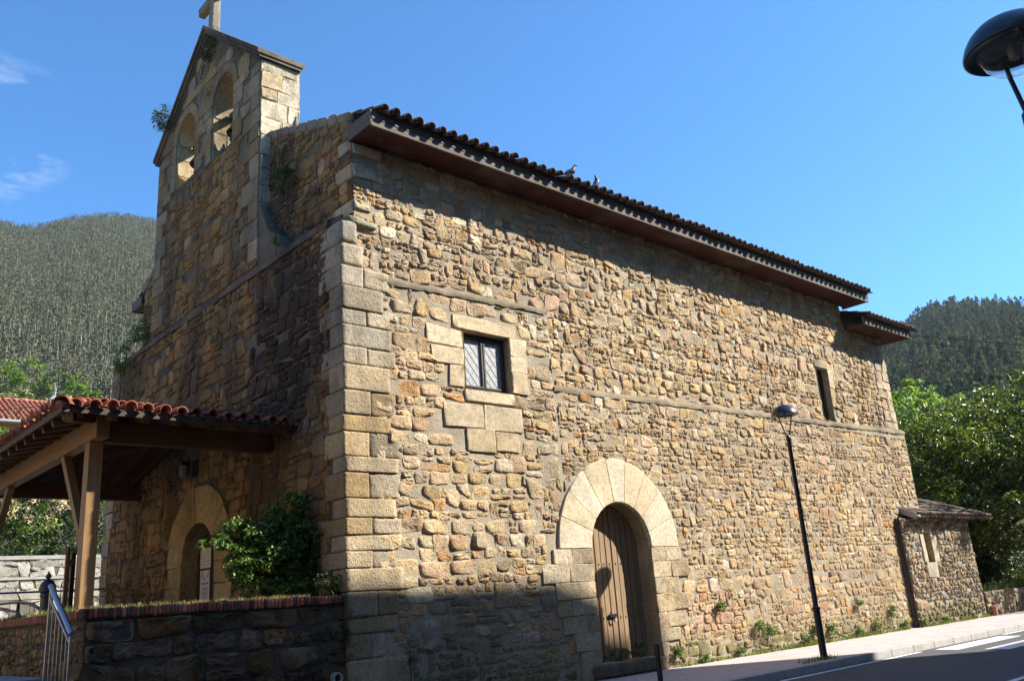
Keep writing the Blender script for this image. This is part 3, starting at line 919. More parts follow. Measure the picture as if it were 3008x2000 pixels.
# raking cornice
mb = MB()
def rake(y0, z0, y1, z1, x0, x1, th, dz):
    mb.add([(x0,y0,z0+dz),(x1,y0,z0+dz),(x1,y0,z0+dz+th),(x0,y0,z0+dz+th),(x0,y1,z1+dz),(x1,y1,z1+dz),(x1,y1,z1+dz+th),(x0,y1,z1+dz+th)],
           [(0,3,2,1),(4,5,6,7),(0,1,5,4),(1,2,6,5),(2,3,7,6),(3,0,4,7)])
SL = (ZA-ZB)/(YC-Y0)
for sg in (1, -1):
    ye = Y0-.12 if sg == 1 else Y1+.12
    ze = ZB-.12*SL
    yc = YC + (.004 if sg == -1 else -.004)
    rake(ye, ze, yc, ZA, -.09, 1.0, .11, .09)
    rake(ye+.03*sg, ze+.03*SL, yc, ZA, -.045, .96, .095, -.003)
    rake(ye+.09*sg, ze+.09*SL, yc, ZA, .008, .93, .07, -.075)
mb.build('raking_cornice', MT['stone_front'] if False else MT['mortar_front'], bell_gable, bevel=.012)
# roundel
mb = MB()
def torus(c, Rr, r, ax, n=28, m=8):
    b = len(mb.v)
    for i in range(n):
        t = 2*math.pi*i/n
        for j in range(m):
            p = 2*math.pi*j/m; rr = Rr + r*math.cos(p)
            mb.v.append((c[0]-r*math.sin(p), c[1]+rr*math.cos(t), c[2]+rr*math.sin(t)))
    for i in range(n):
        for j in range(m):
            mb.f.append((b+i*m+j, b+((i+1)%n)*m+j, b+((i+1)%n)*m+(j+1)%m, b+i*m+(j+1)%m)); mb.m.append(0)
torus((.03, 6.02, 13.86), .27, .035, 0); torus((.03, 6.02, 13.86), .17, .03, 0)
mb.build('roundel', MT['ledge'], bell_gable, smooth=True)
# sloping shoulder beside the bell gable
mb = MB()
mb.poly_prism([(.06,3.13,7.9),(.06,2.05,7.9),(.06,2.35,8.30),(.06,2.75,8.55),(.06,3.13,9.25)], (.5,0,0))
mb.build('shoulder', MT['mortar_front'], bell_gable, bevel=.03)
# cross
cb = Blocks()
cb.add((.19,.40,6.05,6.27,14.85,17.2), (.30,.25,.19), r=.02, amp=.005, seed=1, n=5)
cb.add((.21,.385,5.35,6.97,15.98,16.21), (.28,.23,.17), r=.02, amp=.005, seed=2, n=5)
cb.add((.0,.65,5.80,6.50,14.78,14.93), (.42,.36,.28), r=.05, amp=.01, seed=3, n=6)
cb.build('cross', MT['dressed'], bell_gable)

# --- doors and windows
mb = MB()
x = DOOR['c']-DOOR['r']-.02
rgd = np.random.default_rng(2)
nb = 11; w = (2*DOOR['r']+.04)/nb
for i in range(nb):
    a = x + i*w; m_ = a + w/2 - DOOR['c']
    top = DOOR['v1'] + math.sqrt(max(0, (DOOR['r']+.03)**2 - max(0, abs(m_)-w/2)**2))
    y_ = .335 + (.010 if i % 3 else 0)
    mb.box(a+.014, a+w-.014, y_, y_+.05, .24, top)
dr = mb.build('door', MT['door'], church, bevel=.006)
mb = MB(); mb.poly_prism([(x_, .392, z_) for x_, z_ in archloop(DOOR['c'], DOOR['r']+.02, .24, DOOR['v1'])], (0,.02,0)); mb.build('door_back', MT['door_dark'], dr)
tag(dr, 'brown vertical plank door under the pale round arch')
for zz in (1.02, 2.02):
    for i in range(nb):
        mb = MB()
        cx = x + (i+.5)*w; y_ = .333 + (.010 if i % 3 else 0)
        mb.box(cx-.012, cx+.012, y_-.008, y_, zz-.012, zz+.012)
        mb.build('door_nail', MT['iron'], dr)
mb = MB()
mb.tube([(6.02,.30,1.06),(6.02,.29,1.0),(6.06,.285,.95),(6.12,.29,.98)], .014, 8); mb.box(5.96,6.16,.30,.334,1.03,1.09); mb.tube([(5.97,.29,1.1),(5.95,.28,1.12)], .016, 8)
mb.build('handle', MT['iron'], dr)
sb = Blocks(); sb.add((4.98, 6.78, -.10, .40, .02, .245), (.20,.17,.12), r=.03, amp=.012, seed=9); sb.add((6.80, 7.1, -.06, .40, .0, .24), (.27,.22,.15), r=.03, amp=.012, seed=10)
sb.build('door_sill', MT['stone_base'], church)

mb = MB()
def frame(mb, x0, x1, z0, z1, y0, y1, t):
    mb.box(x0, x0+t, y0, y1, z0, z1); mb.box(x1-t, x1, y0, y1, z0, z1)
    mb.box(x0+t, x1-t, y0, y1, z0, z0+t); mb.box(x0+t, x1-t, y0, y1, z1-t, z1)
frame(mb, 2.46, 3.50, 5.08, 6.12, .10, .17, .05)
frame(mb, 2.515, 2.97, 5.135, 6.065, .085, .15, .035); frame(mb, 2.99, 3.445, 5.135, 6.065, .085, .15, .035)
wf_ = mb.build('window', MT['frame'], church, bevel=.004)
mb = MB(); mb.box(2.55, 2.935, .125, .130, 5.17, 6.03); mb.box(3.025, 3.41, .125, .130, 5.17, 6.03); mb.build('pane', MT['lead_glass'], wf_)
mb = MB()
for xa, xb in ((2.55,2.935),(3.025,3.41)):
    n = 5; wd = (xb-xa)/2.5; hh = .86/4.5; sl_ = hh/wd
    for s_ in (1,-1):
        for k in range(-6, 14):
            # line z = z0 + s*sl*(x-xa) + k*hh clipped to pane
            pts = []
            for xx in np.linspace(xa, xb, 40):
                zz = 5.17 + (s_*sl_*(xx-xa)) + k*hh
                if 5.17 <= zz <= 6.03: pts.append((xx, zz))
            if len(pts) > 3: mb.bar((pts[0][0], .121, pts[0][1]), (pts[-1][0], .121, pts[-1][1]), .008, .006, (0,1,0))
mb.build('leading', MT['lead'], wf_)
mb = MB(); mb.box(2.45, 3.52, .02, .12, 5.055, 5.082); mb.build('sill_board', MT['fascia'], wf_)
mb = MB(); mb.box(2.4, 3.6, .30, .32, 5.0, 6.2); mb.build('backing', MT['black'], wf_)
mb = MB(); frame(mb, 15.1, 15.66, 5.58, 7.08, .22, .27, .05); wn_ = mb.build('slit_window', MT['frame'], church)
mb = MB(); mb.box(15.1, 15.66, .272, .28, 5.58, 7.08); mb.build('pane', MT['black'], wn_)

mb = MB()
x0 = PORT['c']-PORT['r']-.02; w = (2*PORT['r']+.04)/10
for i in range(10):
    a = x0+i*w; m_ = a+w/2-PORT['c']
    top = PORT['v1'] + math.sqrt(max(0, (PORT['r']+.03)**2 - max(0, abs(m_)-w/2)**2))
    mb.box(.33+(.012 if i%2 else 0), .39, a+.003, a+w-.003, 1.5, top)
mb.box(.30, .33, 6.02, 6.12, 1.5, 3.0); mb.box(.30,.33, 5.25, 5.35, 1.5, 3.2)
fdoor = mb.build('front_door', MT['door_dark'], church)
mb = MB(); mb.box(.28, .32, 5.46, 5.84, 4.24, 4.64); mb.build('niche_back', MT['black'], church)

# --- nave roof
roof = MB()
roof.add([(.3,-.70,9.47),(17.65,-.70,9.47),(17.65,4.95,11.46),(.3,4.95,11.46)], [(0,1,2,3)])
roof.add([(.3,10.6,9.47),(.3,4.95,11.46),(17.65,4.95,11.46),(17.65,10.6,9.47)], [(0,1,2,3)])
roof.add([(.3,-.60,9.40),(17.65,-.60,9.40),(17.65,4.95,11.38),(.3,4.95,11.38)], [(3,2,1,0)])
RF = roof.build('roof', MT['tile'], church)
tv = []; tq = []
sv = Vector((0,1,.352)).normalized(); nv_ = Vector((0,-.352,1)).normalized()
tile_rows(tv, tq, (.38,-.785,9.437), (1,0,0), sv, nv_, [(i*.247,rg.uniform(-.015,.015),5.9) for i in range(70)])
sv2 = Vector((0,-1,.352)).normalized(); nv2 = Vector((0,.352,1)).normalized()
tile_rows(tv, tq, (.38,10.70,9.435), (1,0,0), sv2, nv2, [(i*.247,rg.uniform(-.015,.015),5.9) for i in range(70)], seed=8)
tile_rows(tv, tq, (.3,4.95,11.47), (0,1,0), (1,0,0), (0,0,1), [(0,0,17.3)], ln=.4, r=.12, chan=False)
mesh_np('roof_tiles', np.concatenate(tv), [np.concatenate(tq)], MT['tile'], RF, True)
mb = MB(); mb.box(.21, 17.62, -.657, -.6455, 9.335, 9.475); mb.build('tilting_fillet', MT['frame'], RF, bevel=.004)  # dark strip: the tile row's shade on the upper fascia, put in as colour
mb = MB(); mb.box(.21, 17.62, -.645, -.605, 9.205, 9.47); mb.box(.19, .215, -.645, .06, 9.225, 9.50); mb.box(17.60, 17.64, -.60, .2, 9.23, 9.46)
mb.build('fascia', MT['fascia'], RF, bevel=.004)
mb = MB(); mb.box(.21, 17.62, 10.5, 10.54, 9.225, 9.47); mb.box(.19, .215, 9.86, 10.54, 9.225, 9.48); mb.build('fascia', MT['fascia'], RF, bevel=.004)
mb = MB(); mb.box(.22, 17.6, -.604, .10, 9.245, 9.262)
for i in range(6): mb.box(.22, 17.6, -.60+.113*i, -.60+.113*i+.105, 9.236, 9.2445)
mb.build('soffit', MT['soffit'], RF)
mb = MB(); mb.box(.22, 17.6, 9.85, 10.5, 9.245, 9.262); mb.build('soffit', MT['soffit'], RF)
# chancel roof, lower
r2 = MB()
r2.add([(17.2,-.62,8.74),(20.25,-.62,8.74),(20.25,4.95,10.7),(17.2,4.95,10.7)], [(0,1,2,3)])
r2.add([(17.2,10.5,8.74),(17.2,4.95,10.7),(20.25,4.95,10.7),(20.25,10.5,8.74)], [(0,1,2,3)])
R2_ = r2.build('chancel_roof', MT['tile'], church)
tv = []; tq = []
tile_rows(tv, tq, (17.3,-.72,8.70), (1,0,0), sv, nv_, [(i*.247,rg.uniform(-.015,.015),5.8) for i in range(13)], seed=4)
tile_rows(tv, tq, (20.25,-.66,8.74), (0,1,0), sv, nv_, [], seed=4)
mesh_np('chancel_roof_tiles', np.concatenate(tv), [np.concatenate(tq)], MT['tile'], R2_, True)
mb = MB(); mb.box(17.16, 20.25, -.58, -.54, 8.50, 8.73); mb.box(20.21, 20.25, -.54, 9.9, 8.50, 8.73); mb.build('fascia', MT['fascia'], R2_, bevel=.004)
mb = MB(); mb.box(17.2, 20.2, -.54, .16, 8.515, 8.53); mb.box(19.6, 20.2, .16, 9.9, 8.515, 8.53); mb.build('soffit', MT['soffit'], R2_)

# --- bells
for i, o_ in enumerate((O1, O2)):
    b = empty('bell', (.47, o_['c'], o_['v0']+1.15), ['dark bronze bell hanging in the taller, right-hand opening of the bell gable', 'dark bronze bell hanging in the lower, left-hand opening of the bell gable'][i], 'bell', 'bells of the church')
    mb = MB(); mb.lathe([(.0,-.02),(.10,-.03),(.15,-.08),(.17,-.2),(.20,-.36),(.27,-.5),(.31,-.56),(.30,-.58),(.26,-.52),(.12,-.1),(0,-.06)], n=24); mb.build('bell_body', MT['bronze'], b, smooth=True)
    mb = MB(); mb.box(-.07,.07,-.50,.50,.0,.14); mb.box(-.05,.05,-.14,.14,.14,.30); mb.build('yoke', MT['frame'], b, bevel=.01)
    mb = MB(); mb.tube([(0,0,-.1),(0,0,-.5)], .015, 6); mb.lathe([(0,-.62),(.04,-.6),(.05,-.56),(.03,-.52),(0,-.5)], n=10); mb.build('clapper', MT['iron'], b)

# ================================================================== GROUND, STREET
MT['asphalt'] = plain_mat('asphalt', (.062, .061, .064), .9, .22, 3, .5, bscale=90)
MT['paving'] = plain_mat('pink_grey_paving', (.50, .42, .39), .85, .14, 2.2, .2, bscale=60)
MT['kerb'] = plain_mat('concrete_kerb', (.34, .32, .29), .85, .15, 5, .2, bscale=60)
MT['paint'] = plain_mat('road_paint', (.72, .72, .70), .7, .15, 14, .1)
MT['earth'] = plain_mat('earth', (.13, .11, .07), .95, .3, 3, .4)
MT['meadow'] = plain_mat('rough_grass_slope', (.075, .095, .035), .95, .5, .6, .3)
MT['slab'] = plain_mat('grey_slab', (.27, .275, .29), .8, .12, 3, .15)

def tiles_mat(m, sx, sy, depth=.5):
    """thin joints drawn by a brick texture"""
    oc = objc(m); b = N(m, 'ShaderNodeTexBrick')
    b.inputs['Scale'].default_value = 1.0; b.inputs['Mortar Size'].default_value = .006; b.inputs['Brick Width'].default_value = sx; b.inputs['Row Height'].default_value = sy
    b.inputs['Color1'].default_value = (1, 1, 1, 1); b.inputs['Color2'].default_value = (.86, .85, .86, 1); b.inputs['Mortar'].default_value = (.5, .48, .46, 1)
    L(m, oc, b.inputs['Vector'])
    lk = bsdf(m).inputs['Base Color'].links[0]; src = lk.from_socket
    L(m, mixc(m, 1., src, b.outputs[0], 'MULTIPLY'), bsdf(m).inputs['Base Color'])
m = MT['paint']; oc = objc(m); lk = bsdf(m).inputs['Base Color'].links[0].from_socket
L(m, mixc(m, rng(m, noise(m, 7, 6, .75, oc), .52, .66), lk, (.16, .16, .16)), bsdf(m).inputs['Base Color'])
m = MT['asphalt']; oc = objc(m); lk = bsdf(m).inputs['Base Color'].links[0].from_socket
c_ = mixc(m, rng(m, noise(m, .35, 4, .6, mapped(m, oc, (.5, 1, 1))), .48, .56, 0, .5), lk, (.075, .074, .074))
c_ = mixc(m, rng(m, noise(m, 160, 2, .5, oc), .60, .72, 0, .8), c_, (.16, .155, .15))
L(m, c_, bsdf(m).inputs['Base Color'])
m = MT['paving']; oc = objc(m); lk = bsdf(m).inputs['Base Color'].links[0].from_socket
L(m, mixc(m, rng(m, noise(m, 1.1, 6, .7, oc), .50, .68, 0, .45), lk, (.27, .24, .22)), bsdf(m).inputs['Base Color'])
tiles_mat(MT['paving'], .24, .12)
tiles_mat(MT['slab'], .6, .4)

def sheet(name, x0, x1, y0, y1, z, m, kind='structure'):
    mb = MB(); mb.add([(x0,y0,z),(x1,y0,z),(x1,y1,z),(x0,y1,z)], [(0,1,2,3)])
    return tag(mb.build(name, m), kind=kind)
sheet('ground', -1600, 1600, -1600, 1600, -.20, MT['meadow'])
sheet('road', -120, 220, -10.6, -2.62, -.140, MT['asphalt'])
mb = MB(); mb.box(-3.4, 90, -2.47, -.02, -.19, 0.0); tag(mb.build('pavement', MT['paving']), kind='structure')
mb = MB(); mb.box(-120, 220, -13.35, -10.75, -.19, -.01); tag(mb.build('opposite_pavement', MT['paving']), kind='structure')
mb = MB()
x = -10.
while x < 90:
    mb.box(x+.004, x+.996, -2.62, -2.47, -.19, .004); x += 1.0
tag(mb.build('kerb', MT['kerb'], bevel=.015), kind='structure')
mb = MB()
mb.box(-120, 220, -10.75, -10.6, -.19, .0)
tag(mb.build('opposite_kerb', MT['kerb']), kind='structure')
mb = MB()
for x0, x1 in ((-60, 12.0), (16.6, 120)):
    mb.add([(x0,-2.80,-.136),(x1,-2.80,-.136),(x1,-2.69,-.136),(x0,-2.69,-.136)], [(0,1,2,3)])
for x0, x1 in ((-60, 12.0), (16.6, 120)):
    mb.add([(x0,-6.26,-.136),(x1,-6.26,-.136),(x1,-6.14,-.136),(x0,-6.14,-.136)], [(0,1,2,3)])
y = -2.82
while y > -10.4:
    mb.add([(12.5,y-.5,-.136),(16.1,y-.5,-.136),(16.1,y,-.136),(12.5,y,-.136)], [(0,1,2,3)]); y -= 1.0
tag(mb.build('road_markings', MT['paint']), kind='structure')
mb = MB(); mb.add([(-3.42,.16,1.61),(.06,.16,1.61),(.06,11.0,1.61),(-3.42,11.0,1.61)], [(0,1,2,3)]); mb.add([(-3.42,11.0,1.608),(30,11.0,1.608),(30,20.1,1.608),(-3.42,20.1,1.608)], [(0,1,2,3)])
tag(mb.build('terrace_ground', MT['earth']), kind='structure')
mb = MB(); mb.box(-14, -3.72, .7, 20.1, -.19, .955); tag(mb.build('upper_pavement', MT['slab']), kind='structure')

# steps between street and upper pavement
st = empty('steps', (-6, 0, 0), 'grey stone steps beside the mossy terrace wall', 'steps')
for i in range(6):
    mb = MB(); mb.box(-2.4, 2.26, .69-.30*(i+1), .69-.30*i-.002, -.18, .955-.155*(i+1)); mb.build('step', MT['slab'], st, bevel=.008)

# ================================================================== TERRACE WALL with brick coping
tw = empty('terrace_wall', (-1.8, 0, 0), 'dark weathered stone terrace wall capped with upright bricks', 'wall')
w_ = Wall((1.8,0,0), (1,0,0), (0,0,1), (0,-1,0))
w_.panel([(-3.57,-.4),(-.03,-.4),(-.03,1.60),(-3.57,1.60)], [], 0)
P = rubble(-3.56, -.04, -.3, 1.57, (.15,.34), (1.0,2.6), None, None, .016, 71, .16, .3, .2, .12)
dk = lambda n, r_: (np.array([(.19,.165,.14),(.15,.125,.10),(.22,.19,.16),(.20,.14,.08)])[r_.integers(4, size=n)] * r_.normal(1,.22,(n,1)) * np.array([1.25,1.02,.82])).clip(.02,.5)
w_.stones(P, (.018,.06), 71, col=dk, rough=.014, tilt=.12)
ww = Wall((1.8-3.57,0,0), (0,1,0), (0,0,1), (-1,0,0))
ww.panel([(.0,-.4),(15,-.4),(15,1.60),(0,1.60)], [], 0)
P = rubble(.02, 12, .7, 1.56, (.09,.2), (.9,2.2), None, None, .012, 72, .16, .4)
ww.stones(P, (.01,.03), 72, 2, lambda n, r_: colours(n, r_)*np.array([.62,.58,.52]))
o1 = w_.build('wall_face', [MT['mortar_dark'], MT['stone_base']], tw)
MT['stone_moss'] = stone_mat('mossy_stone', grime=(.4,.9), moss=.9)
o2 = ww.build('side_face', [MT['mortar_dark'], MT['stone_base'], MT['stone_moss']], tw)
mb = MB(); mb.box(1.8-3.56, 1.8-.06, .01, .28, -.4, 1.598); mb.box(1.8-3.56, 1.8-3.3, .28, 15, -.4, 1.598)
mb.build('core', MT['mortar_dark'], tw)
bc = Blocks(); x = -3.60; k = 0
rgb = np.random.default_rng(12)
bricks = [(.46,.13,.065),(.40,.11,.06),(.26,.085,.06),(.10,.06,.055),(.48,.16,.085),(.15,.075,.06)]
while x < -.06:
    w = rgb.uniform(.046,.060)
    bc.add((x+1.8, x+w-.007+1.8, -.045+rgb.normal(0,.004), .20, 1.605-rgb.uniform(0,.02), 1.715+rgb.normal(0,.006)), np.array(bricks[rgb.integers(6)])*rgb.normal(1,.15), r=.008, amp=.003, seed=k, n=4); x += w; k += 1
y = .21
while y < 13:
    w = rgb.uniform(.050,.062)
    bc.add((1.8-3.615+rgb.normal(0,.004), 1.8-3.36, y, y+w-.006, 1.60, 1.712+rgb.normal(0,.004)), np.array([(.30,.125,.075),(.27,.10,.06),(.33,.15,.09)][rgb.integers(3)])*rgb.normal(1,.12), r=.008, amp=.003, seed=k, n=4); y += w; k += 1
m_brick = stone_mat('coping_brick', grime=(.5, 2.2), moss=.12, pit=.3)
bc.build('brick_coping', m_brick, tw)
mb = MB(); mb.box(1.8-3.59, 1.8-.06, -.02, .19, 1.597, 1.70); mb.box(1.8-3.60, 1.8-3.38, .19, 13, 1.597, 1.70); mb.build('coping_mortar', MT['mortar_dark'], tw)
mb = MB(); mb.lathe([(.075,0),(.075,.12),(.055,.12),(.055,.01),(0,.01)], n=16)
pp = mb.build('drain_pipe', MT['kerb'], tw, smooth=True); pp.rotation_euler = (R(90),0,0); pp.location = (1.8-.24, -.02, .60)

# ================================================================== PORCH CANOPY
cp = empty('porch_canopy', (0, 5.5, 1.6), 'timber porch canopy with hipped red tile roof in front of the shaded door', 'canopy')
def cbuild(mb, name, m, parent=cp, **kw):
    mb.v = [(x, y-5.5, z-1.6) for x, y, z in mb.v]
    return mb.build(name, m, parent, **kw)
EX, EY0, EY1, EZ, SLP = -3.60, 1.50, 9.50, 4.46, .235
for ya in (2.24, 8.54):
    mb = MB(); mb.box(-3.01, -2.81, ya, ya+.23, 1.61, 4.175); cbuild(mb, 'post', MT['timber'], bevel=.008)
mb = MB(); mb.box(-3.03, -2.84, 1.9, 9.1, 4.178, 4.50); cbuild(mb, 'front_beam', MT['timber_y'], bevel=.008)
for ya in (2.26, 8.56):
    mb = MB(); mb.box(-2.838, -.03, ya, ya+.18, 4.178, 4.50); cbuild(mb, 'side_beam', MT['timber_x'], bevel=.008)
for y0_, y1_ in ((2.45, 3.72), (8.55, 7.15)):
    mb = MB(); mb.bar((-2.925, y0_-.0, 2.68), (-2.925, y1_, 4.19), .13, .12, (1,0,0)); cbuild(mb, 'brace', MT['timber'], bevel=.006)
def rz(x, y):   # underside of the roof planes
    return EZ + SLP*min(x-EX, y-EY0, EY1-y)
# roof deck
RY = 5.5
ax_ = EX + (RY-EY0)
mb = MB()
def deck(off, th, flip):
    z = lambda p: p + off
    zr = EZ + SLP*(RY-EY0)
    A=(EX,EY0,z(EZ)); B=(0.05,EY0,z(EZ)); C_=(0.05,EY1,z(EZ)); D=(EX,EY1,z(EZ)); 
    k_ = (0.05-EX); zs = z(EZ+SLP*k_)
    E=(0.05,EY0+k_,zs); F=(0.05,EY1-k_,zs)
    mb.add([A,B,E], [(0,1,2)]); mb.add([D,F,C_], [(0,1,2)]); mb.add([A,E,F,D], [(0,1,2,3)])
deck(0,0,0)
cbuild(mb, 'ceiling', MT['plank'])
mb = MB()
y = EY0+.25
for i in range(16):
    yy = EY0 + .25 + i*.5
    x1 = min(0, EX + min(yy-EY0, EY1-yy)) if True else 0
    if x1 - EX > .1: mb.bar((EX+.06, yy, rz(EX+.06, yy)-.065), (x1, yy, EZ+SLP*(x1-EX)-.065), .09, .11)
for i in range(8):
    xx = EX + .25 + i*.46
    if xx > -.08: break
    L_ = min(xx-EX, 4.0)
    mb.bar((xx, EY0+.05, EZ+.0125-.065), (xx, EY0+L_, EZ+SLP*L_-.065), .09, .11)
    mb.bar((xx, EY1-.05, EZ+.0125-.065), (xx, EY1-L_, EZ+SLP*L_-.065), .09, .11)
mb.bar((EX+.1, EY0+.1, EZ-.08), (.0, EY0+3.6, EZ+SLP*3.6-.1), .12, .16); mb.bar((EX+.1, EY1-.1, EZ-.08), (.0, EY1-3.6, EZ+SLP*3.6-.1), .12, .16)
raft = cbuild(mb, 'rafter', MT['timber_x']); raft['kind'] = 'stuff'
# plank lines under the deck
mb = MB()
for i in range(1, 22):
    t = i*.17
    if t < 3.6:
        mb.bar((EX+t, EY0+t, EZ+SLP*t-.006), (EX+t, EY1-t, EZ+SLP*t-.006), .01, .006)
cbuild(mb, 'plank_joint', MT['black'])
mb = MB(); mb.box(EX-.02, .03, EY0-.035, EY0-.005, EZ-.05, EZ+.075); cbuild(mb, 'eaves_board', MT['frame'], bevel=.004)
mb = MB(); mb.box(EX-.035, EX-.005, EY0-.035, EY1, EZ-.05, EZ+.055); cbuild(mb, 'eaves_board', MT['fascia'], bevel=.004)
tv = []; tq = []
S1 = Vector((0,1,SLP)).normalized(); N1 = Vector((0,-SLP,1)).normalized()
tile_rows(tv, tq, (EX,EY0-.10,EZ+.01), (1,0,0), S1, N1, [(.12+i*.25, rg.uniform(-.02,.02), max(.15, (.12+i*.25)*1.03)) for i in range(14)], pitch=.25, ln=.36, r=.085, seed=21, jz=.012)
S2 = Vector((1,0,SLP)).normalized(); N2 = Vector((-SLP,0,1)).normalized()
tile_rows(tv, tq, (EX-.10,EY0,EZ+.01), (0,1,0), S2, N2, [(.12+i*.25, rg.uniform(-.02,.02), max(.15, min(.12+i*.25, 8-.12-i*.25, 3.6)*1.03)) for i in range(31)], pitch=.25, ln=.36, r=.085, seed=22, jz=.012)
S3 = Vector((0,-1,SLP)).normalized(); N3 = Vector((0,SLP,1)).normalized()
tile_rows(tv, tq, (EX,EY1+.10,EZ+.01), (1,0,0), S3, N3, [(.12+i*.25, 0, max(.15, (.12+i*.25)*1.03)) for i in range(15)], pitch=.25, ln=.36, r=.085, seed=23)
d_ = Vector((1,1,SLP)).normalized()
sd_ = Vector((1,-1,0)).normalized(); nn_ = sd_.cross(d_).normalized()
if nn_.z < 0: nn_ = -nn_
tile_rows(tv, tq, (EX-.06,EY0-.06,EZ-.015), sd_, d_, nn_, [(0,0,5.2)], ln=.40, r=.125, chan=False, seed=24)
d2 = Vector((1,-1,SLP)).normalized(); sd2 = Vector((1,1,0)).normalized()
tile_rows(tv, tq, (EX-.06,EY1+.06,EZ-.015), sd2, d2, Vector((-SLP/2,SLP/2,1)).normalized(), [(0,0,5.2)], ln=.40, r=.15, chan=False, seed=25)
tv = [v - np.array([0,5.5,1.6]) for v in tv]
mesh_np('roof_tiles', np.concatenate(tv), [np.concatenate(tq)], MT['tile_red'], cp, True)
mb = MB(); mb.tube([(EX-.02, EY0+.02, EZ+.02),(EX-.01, EY0+.02, EZ+.09)], .10, 14); cbuild(mb, 'hip_end', MT['tile_red'], smooth=True)

# ================================================================== NOTICES ON THE FRONT DOOR
mb = MB(); mb.box(.318,.322, 5.52, 6.19, 2.50, 2.88)
n1 = tag(mb.build('notice', MT['paper']), 'white timetable sheet pinned to the dark front door, the wider upper one', 'notice', 'papers on the front door')
rgn = np.random.default_rng(4)
mb = MB()
for cx in (6.08, 5.86, 5.66):
    for k in range(5):
        if rgn.random() < .8: mb.box(.3165,.318, cx-.07, cx-.07+rgn.uniform(.08,.15), 2.57+.058*k, 2.578+.058*k)
mb.build('print', MT['ink'], n1)
mb = MB(); mb.box(.318,.322, 5.55, 6.0, 1.80, 2.46)
n2 = tag(mb.build('poster', MT['paper']), 'tall narrow white poster with dark marks at its top, below the timetable sheet', 'poster', 'papers on the front door')
mb = MB()
for (ya, z0, z1) in ((5.91,2.31,2.43),(5.80,2.27,2.34),(5.64,2.31,2.44)): mb.bar((.3172,ya,z0), (.3172,ya-.03,z1), .002, .03, (0,1,0))
for k in range(14):
    mb.box(.3165,.318, 5.62, 5.92-rgn.uniform(0,.1), 2.13-.018*k, 2.136-.018*k)
pr_ = mb.build('print', MT['ink'], n2); pr_['kind'] = 'stuff'
mb = MB(); yy = 5.92
while yy > 5.64:
    wd = rgn.uniform(.018,.03); mb.box(.3165,.318, yy-wd, yy, 2.19, 2.19+rgn.uniform(.025,.042)); yy -= wd+.010
mb.build('heading', MT['ink'], n2)
# small lantern beside the niche
lt = empty('wall_lantern', (-.1, 5.98, 4.3), 'small glass lantern on the wall above the front arch', 'lantern')
mb = MB(); mb.lathe([(.05,0),(.085,.04),(.085,.24),(.03,.30)], n=8); mb.build('glass', mat('lantern_glass', (.30,.31,.31), .15), lt)
mb = MB(); mb.lathe([(.10,.24),(.03,.33),(0,.35)], n=8); mb.tube([(0,0,.3),(.1,0,.36)], .012, 6); mb.build('cap', MT['iron'], lt)

# ================================================================== ANNEX
an = empty('annex', (20, .5, 0), 'low cobble lean-to with brown tile roof at the far end of the church', 'annex')
AX0, AX1, AY = 17.92, 22.65, -.16
aw = Wall((-20,-.5+AY,0), (1,0,0), (0,0,1), (0,-1,0))
ahole = rectloop(19.18, 19.66, 1.69, 2.50)
aw.panel([(AX0,-.3),(AX1,-.3),(AX1-.1,2.95),(AX0,2.95)], [ahole], 0); aw.strip(ahole, .02, -.3, 2)
ab = [(19.12,19.76,2.51,2.82),(18.95,19.175,1.69,2.50),(19.665,20.02,1.68,2.47),(19.02,19.74,1.27,1.68)]
P = rubble(AX0+.02, AX1-.06, -.1, 2.93, (.09,.20), (.8,1.5), Exc([('rect',a,b,c,d) for a,b,c,d in ab]+[('rect',19.1,19.7,1.6,2.6)]), None, .014, 81, .22, .4, .15, .2)
cob = lambda n, r_: (np.array([(.38,.31,.20),(.33,.27,.18),(.29,.27,.24),(.42,.34,.23),(.36,.25,.14)])[r_.integers(5,size=n)]*r_.normal(1,.15,(n,1))).clip(.05,.7)
aw.stones(P, (.03,.065), 81, col=cob)
aw.stones(blocks(ab, rg, .006, .012), (.03,.045), 82, 2, pal_col((.50,.43,.31),(.46,.40,.29)), flat=1., rough=.004, tilt=.01)
aw.build('front_wall', [MT['mortar'], MT['stone'], MT['dressed']], an)
mb = MB()
mb.box(AX0-20, AX0-19.9, AY-.5+.001, -.5-.001, -.3, 2.95); mb.build('end_wall', MT['mortar_front'], an)
mb = MB(); mb.box(AX1-20.12, AX1-20, AY-.499, 3.5, -.3, 2.9); mb.box(-.2, AX1-20.12, 3.3, 3.5, -.3, 3.9)
mb.build('end_wall', MT['mortar_front'], an)
mb = MB(); mb.box(19.1-20, 19.75-20, AY-.5+.29, AY-.5+.31, 1.6, 2.6); mb.build('window', MT['black'], an)
mb = MB()
for zz in (1.85,2.1,2.32): mb.tube([(19.17-20, AY-.5+.12, zz),(19.67-20, AY-.5+.12, zz)], .012, 6)
mb.build('window_bar', MT['iron'], an)
